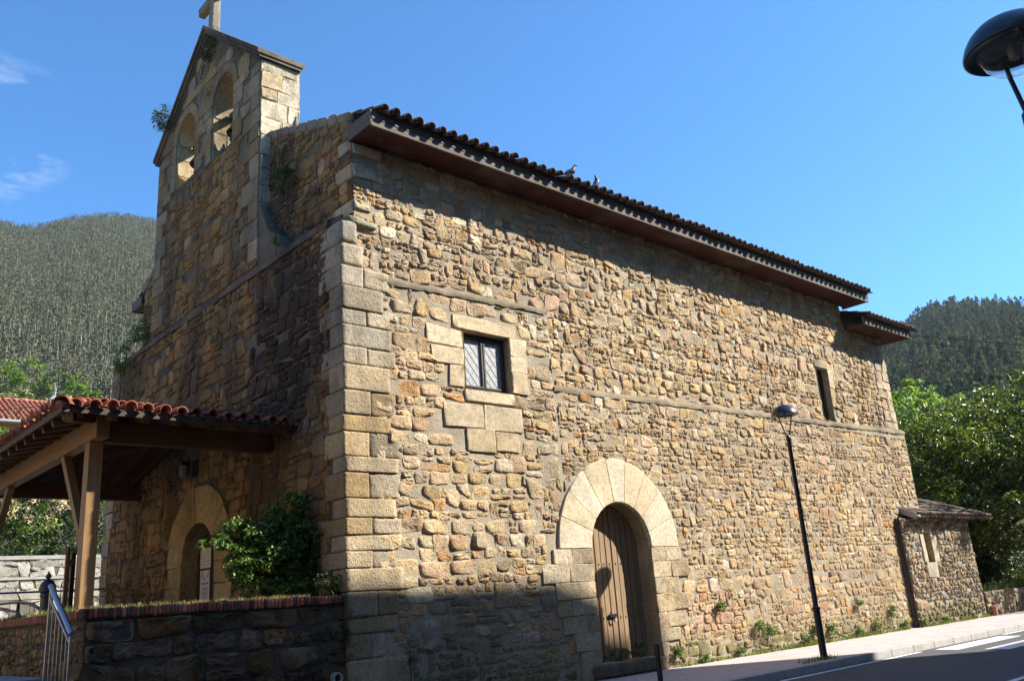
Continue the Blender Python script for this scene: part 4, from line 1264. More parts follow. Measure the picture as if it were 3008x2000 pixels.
# roof: pitch up from the street eave to the church wall, hipped at the far end
mb = MB(); ez, eo = 2.98, AY-.30
def arz(y): return ez + .42*(y-eo)
mb.poly_prism([(18.40-20, eo-.5, ez-.05),(23.9-20, eo-.5, ez-.05),(23.9-20, eo-.5, ez),(18.40-20, eo-.5, ez)], (0,.02,0))
mb.add([(18.40-20,eo-.5,ez),(23.9-20,eo-.5,ez),(22.6-20,1.0-.5,arz(1.0)),(18.40-20,1.0-.5,arz(1.0))], [(0,1,2,3)])
mb.add([(23.9-20,eo-.5,ez),(23.9-20,3.0,ez),(22.6-20,1.0-.5,arz(1.0))], [(0,1,2)])
mb.add([(18.40-20,eo-.5,ez-.06),(23.9-20,eo-.5,ez-.06),(23.9-20,AY-.3,ez+.0),(18.40-20,AY-.3,ez+.0)], [(3,2,1,0)])
ar = mb.build('roof', MT['tile'], an)
tv = []; tq = []
S4 = Vector((0,1,.42)).normalized(); N4 = Vector((0,-.42,1)).normalized()
tile_rows(tv, tq, (18.50-20,eo-.55,ez-.02), (1,0,0), S4, N4, [(i*.225, rg.uniform(-.02,.02), min(1.25 if i*.225 < 1.1 else 2.0, max(.2,(23.9-18.5-i*.225)*1.5))) for i in range(24)], pitch=.225, ln=.33, r=.07, seed=31)
MT['tile_brown'] = plain_mat('mossy_brown_tile', (.155, .112, .08), .9, .5, 7, .5)
mesh_np('roof_tiles', np.concatenate(tv), [np.concatenate(tq)], MT['tile_brown'], ar, True)
mb = MB(); mb.box(18.35-20, 18.40-20, eo-.5, -.5-.002, ez-.1, ez+.06)
P_ = [(18.35-20,eo-.5,ez-.09),(18.35-20,-.505,arz(0)-.09),(18.35-20,-.505,arz(0)+.10),(18.35-20,eo-.5,ez+.10)]
mb = MB(); mb.poly_prism(P_, (.06,0,0)); mb.build('verge_board', MT['zinc'], ar)
mb = MB(); mb.tube([(18.33-20,eo-.53,ez-.0),(18.6-20,eo-.53,ez-.02)], .04, 8); mb.build('gutter_end', MT['zinc'], ar)
mb = MB(); mb.tube([(AX0-20-.05,-.5-.06,2.9),(AX0-20-.05,-.5-.06,.05)], .045, 10); mb.build('downpipe', MT['frame'], an, smooth=True)

mb = MB(); mb.lathe([(.085,0),(.08,.22),(.095,.23),(.095,.29),(.07,.30),(.0,.30)], n=14)
cpipe = tag(mb.build('clay_pipe', plain_mat('clay', (.36,.15,.08), .8, .2), smooth=True, loc=(22.86,-.32,0)), 'short terracotta pipe standing at the foot of the low cobble lean-to', 'pipe')

# low wall further along
lw = empty('low_wall', (26, -.2, 0), 'low grey stone wall with grass on top past the cobble lean-to', 'wall')
l_ = Wall((-26,.0,0), (1,0,0), (0,0,1), (0,-1,0))
l_.panel([(22.7,-.3),(36,-.3),(36,.72),(22.7,.72)], [], 0)
P = rubble(22.72, 35.9, -.1, .70, (.12,.24), (.9,1.8), None, None, .014, 91, .18, .3)
l_.stones(P, (.02,.05), 91, col=cob)
l_.build('wall_face', [MT['mortar'], MT['stone_moss']], lw)
mb = MB(); mb.box(22.7-26, 36-26, .001, 3.4, -.3, .718); mb.build('bank', MT['earth'], lw)


# ================================================================== STREET LAMPS AND BOLLARD
def make_lamp(label, loc, rot):
    e = empty('street_lamp', loc, label, 'street lamp', 'street lamps'); e.rotation_euler = (0,0,rot)
    mb = MB(); mb.lathe([(.075,0),(.068,.02),(.066,.88),(.080,.89),(.080,.935),(.062,.945),(.052,.97),(.046,2.6),(.040,4.18),(.046,4.19),(.046,4.27),(.03,4.29),(0,4.29)], n=20)
    mb.build('pole', MT['iron'], e, smooth=True)
    for s in (-1, 1):
        mb = MB(); mb.tube([(0,s*.02,4.22),(0,s*.035,4.30),(0,s*.125,4.66),(0,s*.135,4.72)], .014, 10); mb.box(-.022,.022,s*.135-.05,s*.135+.05,4.705,4.722)
        mb.build('arm', MT['iron'], e, smooth=True)
    mb = MB(); mb.lathe([(0,4.925),(.06,4.92),(.12,4.90),(.18,4.865),(.225,4.82),(.255,4.77),(.268,4.735),(.272,4.722),(.272,4.70),(.262,4.695),(.25,4.70),(.20,4.705),(.20,4.74),(0,4.80)], n=40)
    mb.build('dome', MT['lamp_dome'], e, smooth=True)
    mb = MB(); mb.lathe([(.198,4.708),(.19,4.68),(.165,4.63),(.125,4.585),(.07,4.56),(0,4.552)], n=32)
    mb.build('glass_bowl', MT['bowl'], e, smooth=True)
    mb = MB(); mb.lathe([(.19,4.74),(.12,4.76),(0,4.775)], n=24); mb.build('reflector', MT['zinc'], e, smooth=True)
    mb = MB(); mb.tube([(0,0,4.74),(0,0,4.64)], [.035,.03], 12); mb.build('bulb', MT['zinc'], e, smooth=True)
    return e
m = MT['bowl'] = mat('clear_bowl', (.85,.87,.88), .08); bsdf(m).inputs['Transmission Weight'].default_value = .92; bsdf(m).inputs['IOR'].default_value = 1.05; bsdf(m).inputs['Alpha'].default_value = .55
make_lamp('black dome street lamp standing whole on the sunlit pavement before the church wall', (9.02,-2.25,0), R(35))
make_lamp('black dome street lamp cut off by the upper right edge, seen close from below', (-1.56,-10.22,-.29), R(-48))
bo = empty('bollard', (4.08, -2.30, 0), 'slim black bollard in front of the side door', 'bollard')
mb = MB(); mb.lathe([(.042,0),(.042,.66),(.038,.675),(.0,.68)], n=18); mb.build('shaft', MT['iron'], bo, smooth=True)
mb = MB(); mb.lathe([(.06,0),(.06,.03),(.045,.05)], n=18); mb.build('foot', MT['iron'], bo, smooth=True)

# ================================================================== HANDRAIL, IRON POST, RAILING, TIMBER FRAME
hr_ = empty('handrail', (-3.95, .1, .4), 'shiny steel handrail with thin bars sloping down beside the terrace wall', 'handrail')
def rel(mb, o): mb.v = [(x-o[0], y-o[1], z-o[2]) for x, y, z in mb.v]; return mb
HO = (-3.95, .1, .4)
A_ = Vector((-3.95, .10, 2.00)); B_ = Vector((-3.95, -.83, 1.44))
mb = MB(); mb.tube([A_, B_], .030, 16); rel(mb, HO).build('top_rail', MT['steel'], hr_, smooth=True)
mb = MB(); mb.tube([A_ + Vector((0,-.02,-.15)), B_ + Vector((0,.02,-.10))], .014, 8); rel(mb, HO).build('lower_rail', MT['steel'], hr_, smooth=True)
for i in range(7):
    t = (i+.15)/6.3; p = A_.lerp(B_, t)
    mb = MB(); mb.tube([(p.x, p.y, p.z-(.03 if i in (0,6) else .14)), (p.x, p.y, p.z-1.25)], .017 if i in (0,6) else .008, 8); rel(mb, HO).build('bar', MT['steel'], hr_, smooth=True)

ip = empty('iron_post', (-3.30, 2.72, 1.61), 'ornate black cast iron post with a pointed finial behind the steel handrail', 'post')
mb = MB(); mb.lathe([(.13,0),(.12,.05),(.105,.06),(.10,.10),(.088,.12),(.082,.36),(.095,.37),(.095,.40),(.085,.42),(.115,.44),(.118,.47),(.112,.485),(.105,.53),(.075,.575),(.04,.60),(.03,.61)], n=24); mb.build('shaft', MT['iron'], ip, smooth=True)
mb = MB(); mb.lathe([(.03,.605),(.022,.62),(.035,.635),(.042,.65),(.034,.67),(.018,.69),(.010,.71),(0,.745)], n=16); mb.build('finial', MT['iron'], ip, smooth=True)
rl = empty('iron_railing', (-3.3, 4.3, 1.61), 'curved black tubular railing beside the ornate iron post', 'railing')
RO = (-3.3, 4.3, 1.61)
mb = MB(); mb.tube([(-3.3,7.5,2.02),(-3.3,5.4,2.00),(-3.3,4.2,1.975),(-3.3,3.75,1.94),(-3.3,3.2,1.86),(-3.3,2.98,1.80),(-3.3,2.9,1.70),(-3.3,2.9,1.62)], .022, 10); rel(mb, RO).build('top_rail', MT['iron'], rl, smooth=True)
mb = MB(); mb.tube([(-3.3,7.5,1.87),(-3.3,5.8,1.92),(-3.3,5.2,1.90),(-3.3,4.4,1.84),(-3.3,4.15,1.80),(-3.3,4.1,1.7),(-3.3,4.1,1.62)], .018, 10); rel(mb, RO).build('lower_rail', MT['iron'], rl, smooth=True)
for y in (4.27, 6.4):
    mb = MB(); mb.tube([(-3.3,y,1.6),(-3.3,y,1.98)], .022, 10); rel(mb, RO).build('upright', MT['iron'], rl, smooth=True)
wf2 = empty('timber_frame', (-1.87, 7, 1.61), 'slim two-post brown timber frame with a ball finial beside the porch post', 'timber frame')
mb = MB(); mb.box(-.04,.04,-.04,.04,0,1.30); mb.build('post', MT['timber'], wf2, bevel=.006)
mb = MB(); mb.box(.10,.175,.10,.18,0,1.34); mb.build('post', MT['frame'], wf2, bevel=.006)
mb = MB(); mb.lathe([(.03,1.30),(.05,1.315),(.03,1.33),(.045,1.36),(.035,1.40),(0,1.42)], n=12); mb.build('finial', MT['timber'], wf2, smooth=True)
mb = MB(); mb.box(.041,.10,-.03,.16,1.09,1.20); mb.build('crosspiece', MT['timber'], wf2)
sr = empty('steel_railing', (-2.2, 10.5, 1.61), 'thin steel railing in front of the pale stone wall', 'railing')
mb = MB(); mb.tube([(-6,0,.78),(3.2,0,.78)], .022, 8); mb.build('top_rail', MT['steel'], sr, smooth=True)
for i in range(46):
    mb = MB(); mb.tube([(-6+.2*i,0,.05),(-6+.2*i,0,.62)], .007, 5); mb.build('bar', MT['steel'], sr)
mb = MB(); mb.tube([(-6,0,.62),(3.2,0,.62)], .010, 6); mb.build('lower_rail', MT['steel'], sr)

# pale wall behind
wv = empty('pale_stone_wall', (-2, 20, 1.6), 'pale crazy-paved stone wall in sun behind the porch post', 'wall')
c_ = Wall((2,0,-1.6), (1,0,0), (0,0,1), (0,-1,0))
c_.panel([(-20,.5),(9,.5),(9,3.80),(-20,3.80)], [], 0)
pale = lambda n, r_: (np.array([(.36,.34,.285),(.33,.305,.25),(.39,.37,.32),(.31,.29,.25)])[r_.integers(4,size=n)]*r_.normal(1,.08,(n,1))).clip(.05,.8)
P = rubble(-9, 4.5, 3.27, 3.80, (.26,.44), (.8,1.6), None, None, .010, 95, .30, .4, .1, .3)
c_.stones(P, (.015,.03), 95, col=pale, flat=1.)
P = rubble(-9, 4.5, 1.5, 3.17, (.28,.5), (.7,1.5), None, None, .010, 96, .32, .4, .1, .3)
c_.stones(P, (.015,.03), 96, col=pale, flat=1.)
c_.build('wall_face', [mortar_mat('pale_joint', (.20,.18,.15)), MT['cream']], wv)
mb = MB(); mb.box(-18, 11, -.05, .3, 2.20, 2.32); mb.box(-18, 11, -.07, -.001, 1.58, 1.66); mb.build('coping', MT['kerb'], wv, bevel=.01)

# ================================================================== HOUSE BEYOND, CHIMNEY
hs = empty('house', (-2, 40, 4), 'ochre house with a long red tile roof beyond the porch canopy', 'house')
mb = MB(); mb.box(-9, 8.6, -3.4, 4, -1, 7.75); mb.build('wall', plain_mat('ochre_render', (.55,.40,.22), .9, .1, 2, .1), hs)
hr2 = MB(); hr2.add([(-9.5,-4.1,7.70),(9.0,-4.1,7.70),(9.0,.0,9.66),(-9.5,0,9.66)], [(0,1,2,3)]); hr2.add([(-9.5,4.5,7.6),(-9.5,0,9.66),(9.0,0,9.66),(9.0,4.5,7.6)], [(0,1,2,3)])
hr2.add([(8.6,-3.4,7.7),(8.6,4,7.7),(8.6,0,9.6)], [(0,1,2)])
HR = hr2.build('roof', MT['tile_house'], hs)
tv = []; tq = []
sl_ = Vector((0,4.1,1.96)).normalized(); nl_ = Vector((0,-1.96,4.1)).normalized()
tile_rows(tv, tq, (-4.5,-4.15,7.69), (1,0,0), sl_, nl_, [(i*.25, 0, 4.6) for i in range(54)], pitch=.25, ln=.38, r=.07, chan=False, seed=41)
tile_rows(tv, tq, (-4.5,0,9.62), (0,1,0), (1,0,0), (0,0,1), [(0,0,13.4)], ln=.45, r=.13, chan=False, seed=42)
mesh_np('roof_tiles', np.concatenate(tv), [np.concatenate(tq)], MT['tile_house'], HR, True)
mb = MB(); mb.tube([(-9.5,-4.2,7.62),(9.0,-4.2,7.62)], .10, 10); mb.build('gutter', MT['zinc'], hs, smooth=True)
for xx in (-1.5, 1.2, 3.9):
    mb = MB(); mb.box(xx, xx+1.0, -3.46, -3.39, 5.3, 6.8); w9 = mb.build('window', MT['frame'], hs); 
    mb = MB(); mb.box(xx+.08, xx+.92, -3.475, -3.465, 5.38, 6.72); mb.build('pane', MT['black'], w9)
mb = MB(); mb.box(7.72,8.12,-.25,.15,9.2,9.78); mb.lathe([(.27,9.78),(.28,9.83),(.22,9.95),(.14,10.06),(.10,10.12),(.06,10.14)], (7.92,-.05,0), 14)
ch = mb.build('chimney', MT['kerb'], hs, bevel=.01)
mb = MB(); mb.tube([(7.98,-.05,10.1),(7.98,-.05,10.56)], .055, 10); mb.build('flue', MT['zinc'], ch, smooth=True)

# apartment block across the street (out of view, its shadow lies on the street)
ab_ = empty('apartment_building', (16, -18, 0), 'tall rendered apartment block across the street from the church', 'building')
mb = MB(); prof = [(7-16,-.2),(24.0-16,-.2),(24.0-16,17.05),(22.2-16,17.43),(21.3-16,17.78),(7-16,18.05)]
mb.poly_prism([(x,4.6,z) for x,z in prof], (0,-11,0)); mb.build('wall', plain_mat('beige_render', (.42,.36,.28), .9, .1, 2, .1), ab_)
for fl in range(5):
    for k in range(6):
        xx = -7+2.6*k
        mb = MB(); mb.box(xx, xx+1.2, 4.59, 4.64, 1.0+3.2*fl, 2.7+3.2*fl); w9 = mb.build('window', MT['frame'], ab_)
        mb = MB(); mb.box(xx+.08, xx+1.12, 4.641, 4.65, 1.08+3.2*fl, 2.62+3.2*fl); mb.build('pane', MT['black'], w9)

# neighbouring houses of the street (out of view): they shade the street and send warm light back on the church front
def street_house(label, loc, x0, x1, y0, y1, h, colr, face):
    e = empty('street_house', loc, label, 'house', 'houses across the street'); ox, oy = loc[0], loc[1]
    mb = MB(); mb.box(x0-ox, x1-ox, y0-oy, y1-oy, -.2, h); mb.build('wall', plain_mat('render_'+str(int(abs(x0))), colr, .9, .08, 2, .1), e)
    mb = MB(); mb.box(x0-ox-.3, x1-ox+.3, y0-oy-.3, y1-oy+.3, h+.002, h+.25); mb.build('roof', MT['tile_house'], e)
    for fl in range(int(h//3)):
        for k in range(int(((x1-x0) if face == 'y' else (y1-y0))//3)):
            mb = MB(); p = .9+3*k; z = 1.0+3*fl
            if face == 'y': mb.box(x0-ox+p, x0-ox+p+1.1, y1-oy-.01, y1-oy+.05, z, z+1.5)
            else: mb.box(x1-ox-.01, x1-ox+.05, y0-oy+p, y0-oy+p+1.1, z, z+1.5)
            mb.build('window', MT['frame'], e)
street_house('low rendered house across the street, past the tall apartment block', (36,-18,0), 24.3, 52, -24, -13.45, 10.7, (.45,.38,.28), 'y')
street_house('rendered house across the street behind the viewer', (-10,-19,0), -30, 6.6, -26, -13.45, 11.5, (.46,.36,.24), 'y')
street_house('sunlit ochre house at the west end of the square, facing the porch', (-24,4,0), -32, -19, -9, 24, 9.5, (.46,.34,.20), 'x')

# ================================================================== POWER LINES
def wire(label, p, q, sag, r=.018, group=None):
    p = Vector(p); q = Vector(q); pts = []
    for i in range(25):
        t = i/24; v = p.lerp(q, t); v.z -= sag*4*t*(1-t); pts.append(v)
    mb = MB(); mb.tube(pts, r, 5, cap=False)
    tag(mb.build('power_line', MT['black'], smooth=True), label, 'power line', group)
def dirp(az, el, d):
    a, e = R(az), R(el); return (-6.99 + d*math.sin(a)*math.cos(e), -11.44 + d*math.cos(a)*math.cos(e), 1.44 + d*math.sin(e))
wire('upper of the two dark wires crossing above the red house roof', (-8,25,9.4), (12,25,12.3), .25, group='wires above the house roof')
wire('lower of the two dark wires crossing above the red house roof', (-8,25,9.3), (12,25,12.0), .25, .014, group='wires above the house roof')
wire('thin wire slanting down across the red house roof', (-8,25,8.0), (2.3,25,10.1), .05, .016)
wire('upper of three wires in front of the dark wooded hill', dirp(64,14.9,62), dirp(82,9.6,62), .1, .022, 'wires before the right hill')
wire('middle of three wires in front of the dark wooded hill', dirp(64,14.6,62), dirp(82,9.2,62), .2, .016, 'wires before the right hill')
wire('lowest of three wires in front of the dark wooded hill', dirp(64,11.05,62), dirp(82,9.7,62), .1, .016, 'wires before the right hill')

# ================================================================== PIGEONS
def pigeon(label, loc, rot, pitch=.0, group='pigeons on the church'):
    """one continuous body from tail to beak"""
    sec = [(-.19,.005,.028,.004),(-.12,.010,.030,.010),(-.07,.020,.040,.030),(-.02,.030,.052,.052),(.04,.040,.058,.060),(.085,.065,.046,.052),(.105,.105,.030,.034),(.112,.130,.024,.024),(.122,.150,.024,.024),(.140,.152,.018,.018),(.158,.148,.006,.006),(.175,.143,.003,.003)]
    mb = MB(); n = 10
    for x, z, ry, rz_ in sec:
        for k in range(n):
            t = 2*math.pi*k/n
            tilt_ = 0 if z < .06 else .6
            mb.v.append((x + rz_*math.sin(t)*tilt_*-.6, ry*math.cos(t), z + .085 + rz_*math.sin(t)))
    for i in range(len(sec)-1):
        for k in range(n): mb.f.append((i*n+k, i*n+(k+1)%n, (i+1)*n+(k+1)%n, (i+1)*n+k)); mb.m.append(0 if i < 4 else 1)
    mb.f.append(tuple(range(n))[::-1]); mb.m.append(0)
    for s in (-1,1): mb.tube([(.01,s*.02,.08),(.012,s*.022,.0),(.04,s*.024,.0)], .005, 5, mi=2)
    o = mb.build('pigeon', [MT['pig'], MT['pig_dark'], MT['pig_foot']], smooth=True)
    tag(o, label, 'pigeon', group); o.location = loc; o.rotation_euler = (0, pitch, rot); o.scale = (1.15,1.15,1.15)
MT['pig'] = plain_mat('pigeon_wing', (.13,.13,.14), .7, .4, 20, 0); MT['pig_dark'] = plain_mat('pigeon_neck', (.035,.035,.045), .5, .3, 20, 0); MT['pig_foot'] = mat('pigeon_foot', (.35,.12,.1))
pigeon('grey pigeon leaning right on the eave tiles, the upper of two', (4.98,-.66,9.60), R(-38), -.1)
pigeon('pigeon sitting upright on the eave tiles, the lower of two', (5.86,-.66,9.60), R(-20), -.7)
pigeon('dark pigeon on the sill of the taller bell opening', (.12,4.62,11.23), R(160), -.5)
pigeon('dark pigeon deep in the taller bell opening, near its left side', (.16,5.12,11.23), R(60), -.3)
pigeon('pigeon on the gable stones behind the bell tower flank', (.52,2.60,10.72), R(100), -.7)

# ================================================================== HILLS
def hill(name, azs, els, r0f, r1, prof, m, nr=46, daz=.75):
    """terrain seen from the street: azs/els give the skyline, prof(t, z1, r) the rise"""
    az = np.arange(azs[0], azs[-1]+.01, daz)
    el = np.interp(az, azs, els)
    V = []; nA = len(az)
    for a, e in zip(az, el):
        z1 = r1*math.tan(R(e)) + 1.44
        r0 = r0f(a)
        for i in range(nr):
            t = (i/(nr-5)) ; r = r0 + (r1-r0)*t**1.6
            z = prof(r, z1, r0)
            if t > 1: z = z1 - (r-r1)*.35
            V.append((-6.99+r*math.sin(R(a)), -11.44+r*math.cos(R(a)), z))
    V = np.array(V)
    V[:,2] += np.where(np.hypot(V[:,0],V[:,1]) > 200, 3.0*sinnoise(V*np.array([1,1,0]), .02, 5), 0)
    i, j = np.meshgrid(np.arange(nA-1), np.arange(nr-1), indexing='ij'); b = (i*nr+j).ravel()
    Q = np.stack([b, b+1, b+nr+1, b+nr], 1)
    o = mesh_np(name, V, [Q[:, ::-1]], m, None, True)
    tag(o, kind='structure')
    f = lambda a, r: prof(r, r1*math.tan(R(np.interp(a, azs, els)))+1.44, r0f(a))
    return f

def profL(r, z1, r0):
    xs = [0, r0, max(r0+4, 48), 100, 150, 300, 900]; zs = [3.7, 3.7, 6.5, 12, 20, 66, z1]
    return float(np.interp(r, xs, zs))
LA = [-70,-40,-25,-10,0,6,10.4,11.8,12.7,13.9,15.6,17.4,19.3,25,35,45,52,60]
LE = [14,16,17.5,19,20.3,21.0,22.35,22.2,22.45,23.0,23.45,23.65,23.45,21.5,17,12.5,10,7]
MT['hill'] = plain_mat('wooded_hillside', (.060, .058, .032), 1., .4, .05, 0)
hL = hill('left_hill', LA, LE, lambda a: max(31.9/math.cos(R(min(abs(a),60))), 31), 900, profL, MT['hill'])
def profR(r, z1, r0):
    return float(np.interp(r, [0, 120, 300, 800], [-.1, .5, 36, z1]))
RA = [56,60,64,66.5,68.2,69.4,71.1,72.5,73.8,74.6,77.4,85,100,120]
RE = [6,7.5,11.2,12.9,13.6,14.1,14.15,13.9,13.5,13.2,12.0,10,8,6]
hR = hill('right_hill', RA, RE, lambda a: 110., 800, profR, MT['hill'])

def wood(name, hf, n, azr, rr, seed, m_leaf, m_trunk, hgt, cw, nl, ls, trunk_w, crown0, pal, label, conic=False, power=1., crot=0., trunk_p=1.):
    """a far wood as one mesh: every tree a thin trunk and a crown of small leaf clumps"""
    rg = np.random.default_rng(seed)
    a = rg.uniform(*azr, n); u = rg.uniform(0, 1, n); r = rr[0] + (rr[1]-rr[0])*u**power
    z = np.array([hf(x, y) for x, y in zip(a, r)])
    B = np.stack([-6.99+r*np.sin(np.radians(a)), -11.44+r*np.cos(np.radians(a)), z-.4], 1)
    H = rg.uniform(*hgt, n); W = rg.uniform(*cw, n)*H/np.mean(hgt)
    # clumps of colour: neighbouring trees look alike
    pal = np.array(pal); ci = ((sinnoise(B*np.array([1,1,0]), .012, seed)+1)*.5*len(pal) + rg.normal(0, .9, n)).clip(0, len(pal)-1).astype(int)
    tc_ = pal[ci]*rg.normal(1, .16, (n,1)).clip(.5,1.6)
    # crowns
    t = rg.uniform(0, 1, (n, nl)); 
    if conic: rad = (1-t)**.8*.98+.05
    else: rad = np.sqrt(np.clip(1-(2*t-1)**2, 0, 1))*.9+.12
    th = rg.uniform(0, 6.283, (n, nl)); q = rg.uniform(.45, 1, (n, nl))**.5
    C = np.empty((n, nl, 3))
    C[:,:,0] = B[:,0,None] + W[:,None]*.5*rad*q*np.cos(th); C[:,:,1] = B[:,1,None] + W[:,None]*.5*rad*q*np.sin(th)
    C[:,:,2] = B[:,2,None] + H[:,None]*(crown0 + (1-crown0)*t)
    s = ls*rg.uniform(.6, 1.3, (n, nl))
    d1 = rg.normal(0, 1, (n, nl, 3)); d1 /= np.linalg.norm(d1, axis=2, keepdims=True); d2 = rg.normal(0, 1, (n, nl, 3)); d2 -= (d1*d2).sum(2, keepdims=True)*d1; d2 /= np.linalg.norm(d2, axis=2, keepdims=True)
    T3 = np.stack([C + d1*s[:,:,None], C - d1*.5*s[:,:,None] + d2*.8*s[:,:,None], C - d1*.5*s[:,:,None] - d2*.8*s[:,:,None]], 2).reshape(-1, 3)
    F = np.arange(len(T3)).reshape(-1, 3)
    col = np.repeat(np.repeat(tc_[:,None], nl, 1)*rg.normal(1,.12,(n,nl,1)), 3, axis=1).reshape(-1,3)
    # trunks: three-sided
    k = np.arange(3)*2.094; tw_ = trunk_w*rg.uniform(.7,1.3,n)
    base = np.stack([B[:,0,None]+tw_[:,None]*np.cos(k), B[:,1,None]+tw_[:,None]*np.sin(k), np.repeat(B[:,2,None],3,1)], 2)
    lean = rg.normal(0, .03, (n,1,2))*H[:,None,None]
    top = base.copy(); top[:,:,2] += (H*(.92))[:,None]; top[:,:,:2] = (top[:,:,:2]-B[:,None,:2])*.4 + B[:,None,:2] + lean
    TV = np.concatenate([base, top], 1).reshape(-1, 3)
    b = (np.arange(n)*6)[:,None]; tf = np.concatenate([b+np.array([[j, (j+1)%3, 3+(j+1)%3, 3+j]]) for j in range(3)], 0) + len(T3)
    tcol = np.repeat(np.array([[.25,.23,.18]])*rg.normal(1,.2,(n,1)).clip(.5,1.5), 6, 0)
    V = np.concatenate([T3, TV]); col = np.concatenate([col, tcol]).clip(.005, .8)
    o = mesh_np(name, V, [F, tf], [m_leaf, m_trunk], None, False, col, np.concatenate([np.zeros(len(F)), np.ones(len(tf))]))
    tag(o, label, 'wood', kind='stuff')

def far_leaf(name, transl=.25):
    m = mat(name, rough=.85, spec=.12)
    at = N(m, 'ShaderNodeAttribute', attribute_name='col').outputs['Color']
    b = bsdf(m); L(m, at, b.inputs['Base Color'])
    t = N(m, 'ShaderNodeBsdfTranslucent'); L(m, at, t.inputs['Color'])
    mx = N(m, 'ShaderNodeMixShader'); mx.inputs[0].default_value = transl
    L(m, b.outputs[0], mx.inputs[1]); L(m, t.outputs[0], mx.inputs[2]); L(m, mx.outputs[0], m.node_tree.nodes['Material Output'].inputs[0])
    return m
MT['far_leaf'] = far_leaf('eucalyptus_foliage'); MT['far_trunk'] = far_leaf('pale_trunk', 0.)
wood('eucalyptus_wood', hL, 21000, (0, 34), (285, 905), 101, MT['far_leaf'], MT['far_trunk'], (13, 20), (3.0, 4.4), 48, .52, .16, .42,
     [(.118,.115,.062),(.100,.108,.058),(.130,.120,.068),(.085,.104,.054),(.108,.110,.066),(.092,.114,.060)], 'dense grey-green eucalyptus wood covering the tall left hill', power=.8)
wood('dark_wood', hR, 3300, (58, 84), (190, 805), 102, MT['far_leaf'], MT['far_trunk'], (14, 23), (7.0, 10.5), 210, .80, .14, .10,
     [(.082,.098,.042),(.068,.086,.044),(.100,.115,.044),(.056,.076,.042),(.115,.125,.050)], 'dark pine wood covering the right hill', conic=True, power=.8)

# ================================================================== TREES AND SHRUBS
def leaf_mesh(name, C, size, m, parent=None, seed=1, up=.35, aspect=.45, fold=.25, sizev=.3, outward=None):
    rg = np.random.default_rng(seed); n = len(C)
    nrm = rg.normal(0, 1, (n,3)); nrm[:,2] = np.abs(nrm[:,2]) + up
    if outward is not None: nrm += outward
    nrm /= np.linalg.norm(nrm, axis=1, keepdims=True)
    d = rg.normal(0, 1, (n,3)); d -= (d*nrm).sum(1, keepdims=True)*nrm; d /= np.linalg.norm(d, axis=1, keepdims=True)
    e = np.cross(nrm, d); s = (size*rg.uniform(1-sizev, 1+sizev, n))[:,None]
    V = np.stack([C - d*s*.5, C + e*s*aspect*.5 + nrm*s*fold*.3 - d*s*.05, C + d*s*.5 - nrm*s*.12, C - e*s*aspect*.5 + nrm*s*fold*.3 - d*s*.05], 1).reshape(-1, 3)
    Q = np.arange(4*n).reshape(-1, 4)
    T = np.concatenate([Q[:, [0,1,2]], Q[:, [0,2,3]]])
    return mesh_np(name, V, [T], m, parent, False)

def crown_points(lobes, n, rg, clump=.0, nclump=0, shell=.55):
    """points through the volume of several ellipsoid lobes, gathered into clumps near the surface"""
    lobes = np.array(lobes, float); v = lobes[:,3]*lobes[:,4]*lobes[:,5]; p = v/v.sum()
    k = nclump or n
    li = rg.choice(len(lobes), k, p=p); d = rg.normal(0, 1, (k,3)); d /= np.linalg.norm(d, axis=1, keepdims=True)
    q = rg.uniform(shell, 1, k)**.6
    C = lobes[li,:3] + d*lobes[li,3:6]*q[:,None]
    if nclump:
        w = rg.uniform(.3, 1.6, k); ci = rg.choice(k, n, p=w/w.sum())
        dd = rg.normal(0, 1, (n,3)); dd /= np.linalg.norm(dd, axis=1, keepdims=True)
        C = C[ci] + dd*(rg.uniform(.1, 1, n)**.5)[:,None]*clump*np.array([1,1,.7])
    return C

def limbs(name, base, lobes, m, parent, rg, r0=.2, n=7, h0=.35):
    mb = MB(); base = Vector(base); top = Vector(np.mean([l[:3] for l in lobes], 0))
    mid = base.lerp(top, h0) + Vector((rg.normal(0,.1), rg.normal(0,.1), 0))
    mb.tube([base - Vector((0,0,.3)), base + Vector((0,0,.2)), mid, base.lerp(top, .8)], [r0*1.3, r0, r0*.75, r0*.4], 10)
    for i in range(n):
        l = lobes[i % len(lobes)]
        e = Vector(l[:3]) + Vector((rg.uniform(-.7,.7)*l[3], rg.uniform(-.7,.7)*l[4], rg.uniform(-.3,.75)*l[5]))
        s = base.lerp(top, rg.uniform(h0*.7, .75)); m_ = s.lerp(e, .5) + Vector((0,0,rg.uniform(-.05,.12)*(e-s).length))
        mb.tube([s, m_, e], [r0*.5, r0*.32, r0*.10], 7)
    return mb.build(name, m, parent, smooth=True)

def tree(kind, label, cat, base, lobes, n, size, leafm, seed, clump, nclump, r0=.18, group=None, up=.35, aspect=.45, parts=('trunk','crown'), nl=8, shell=.55):
    rg = np.random.default_rng(seed); e = empty(kind, base, label, cat, group)
    b = np.array(base); lb = [tuple(np.array(l[:3])-b)+tuple(l[3:]) for l in lobes]
    limbs(parts[0], (0,0,0), lb, MT['bark'], e, rg, r0, nl)
    leaf_mesh(parts[1], crown_points(lb, n, rg, clump, nclump, shell), size, leafm, e, seed, up, aspect)
    return e
MT['bark'] = plain_mat('bark', (.11, .085, .06), .95, .4, 6, .6)
MT['lf_big'] = leaf_mat('glossy_evergreen_leaf', (.060,.092,.019), (.20,.245,.048), .34, .34, .5)
MT['lf_lime'] = leaf_mat('lime_leaf', (.15,.25,.04), (.27,.38,.07), .5, .45)
MT['lf_pale'] = leaf_mat('pale_blossom_leaf', (.22,.27,.09), (.42,.43,.19), .6, .35)
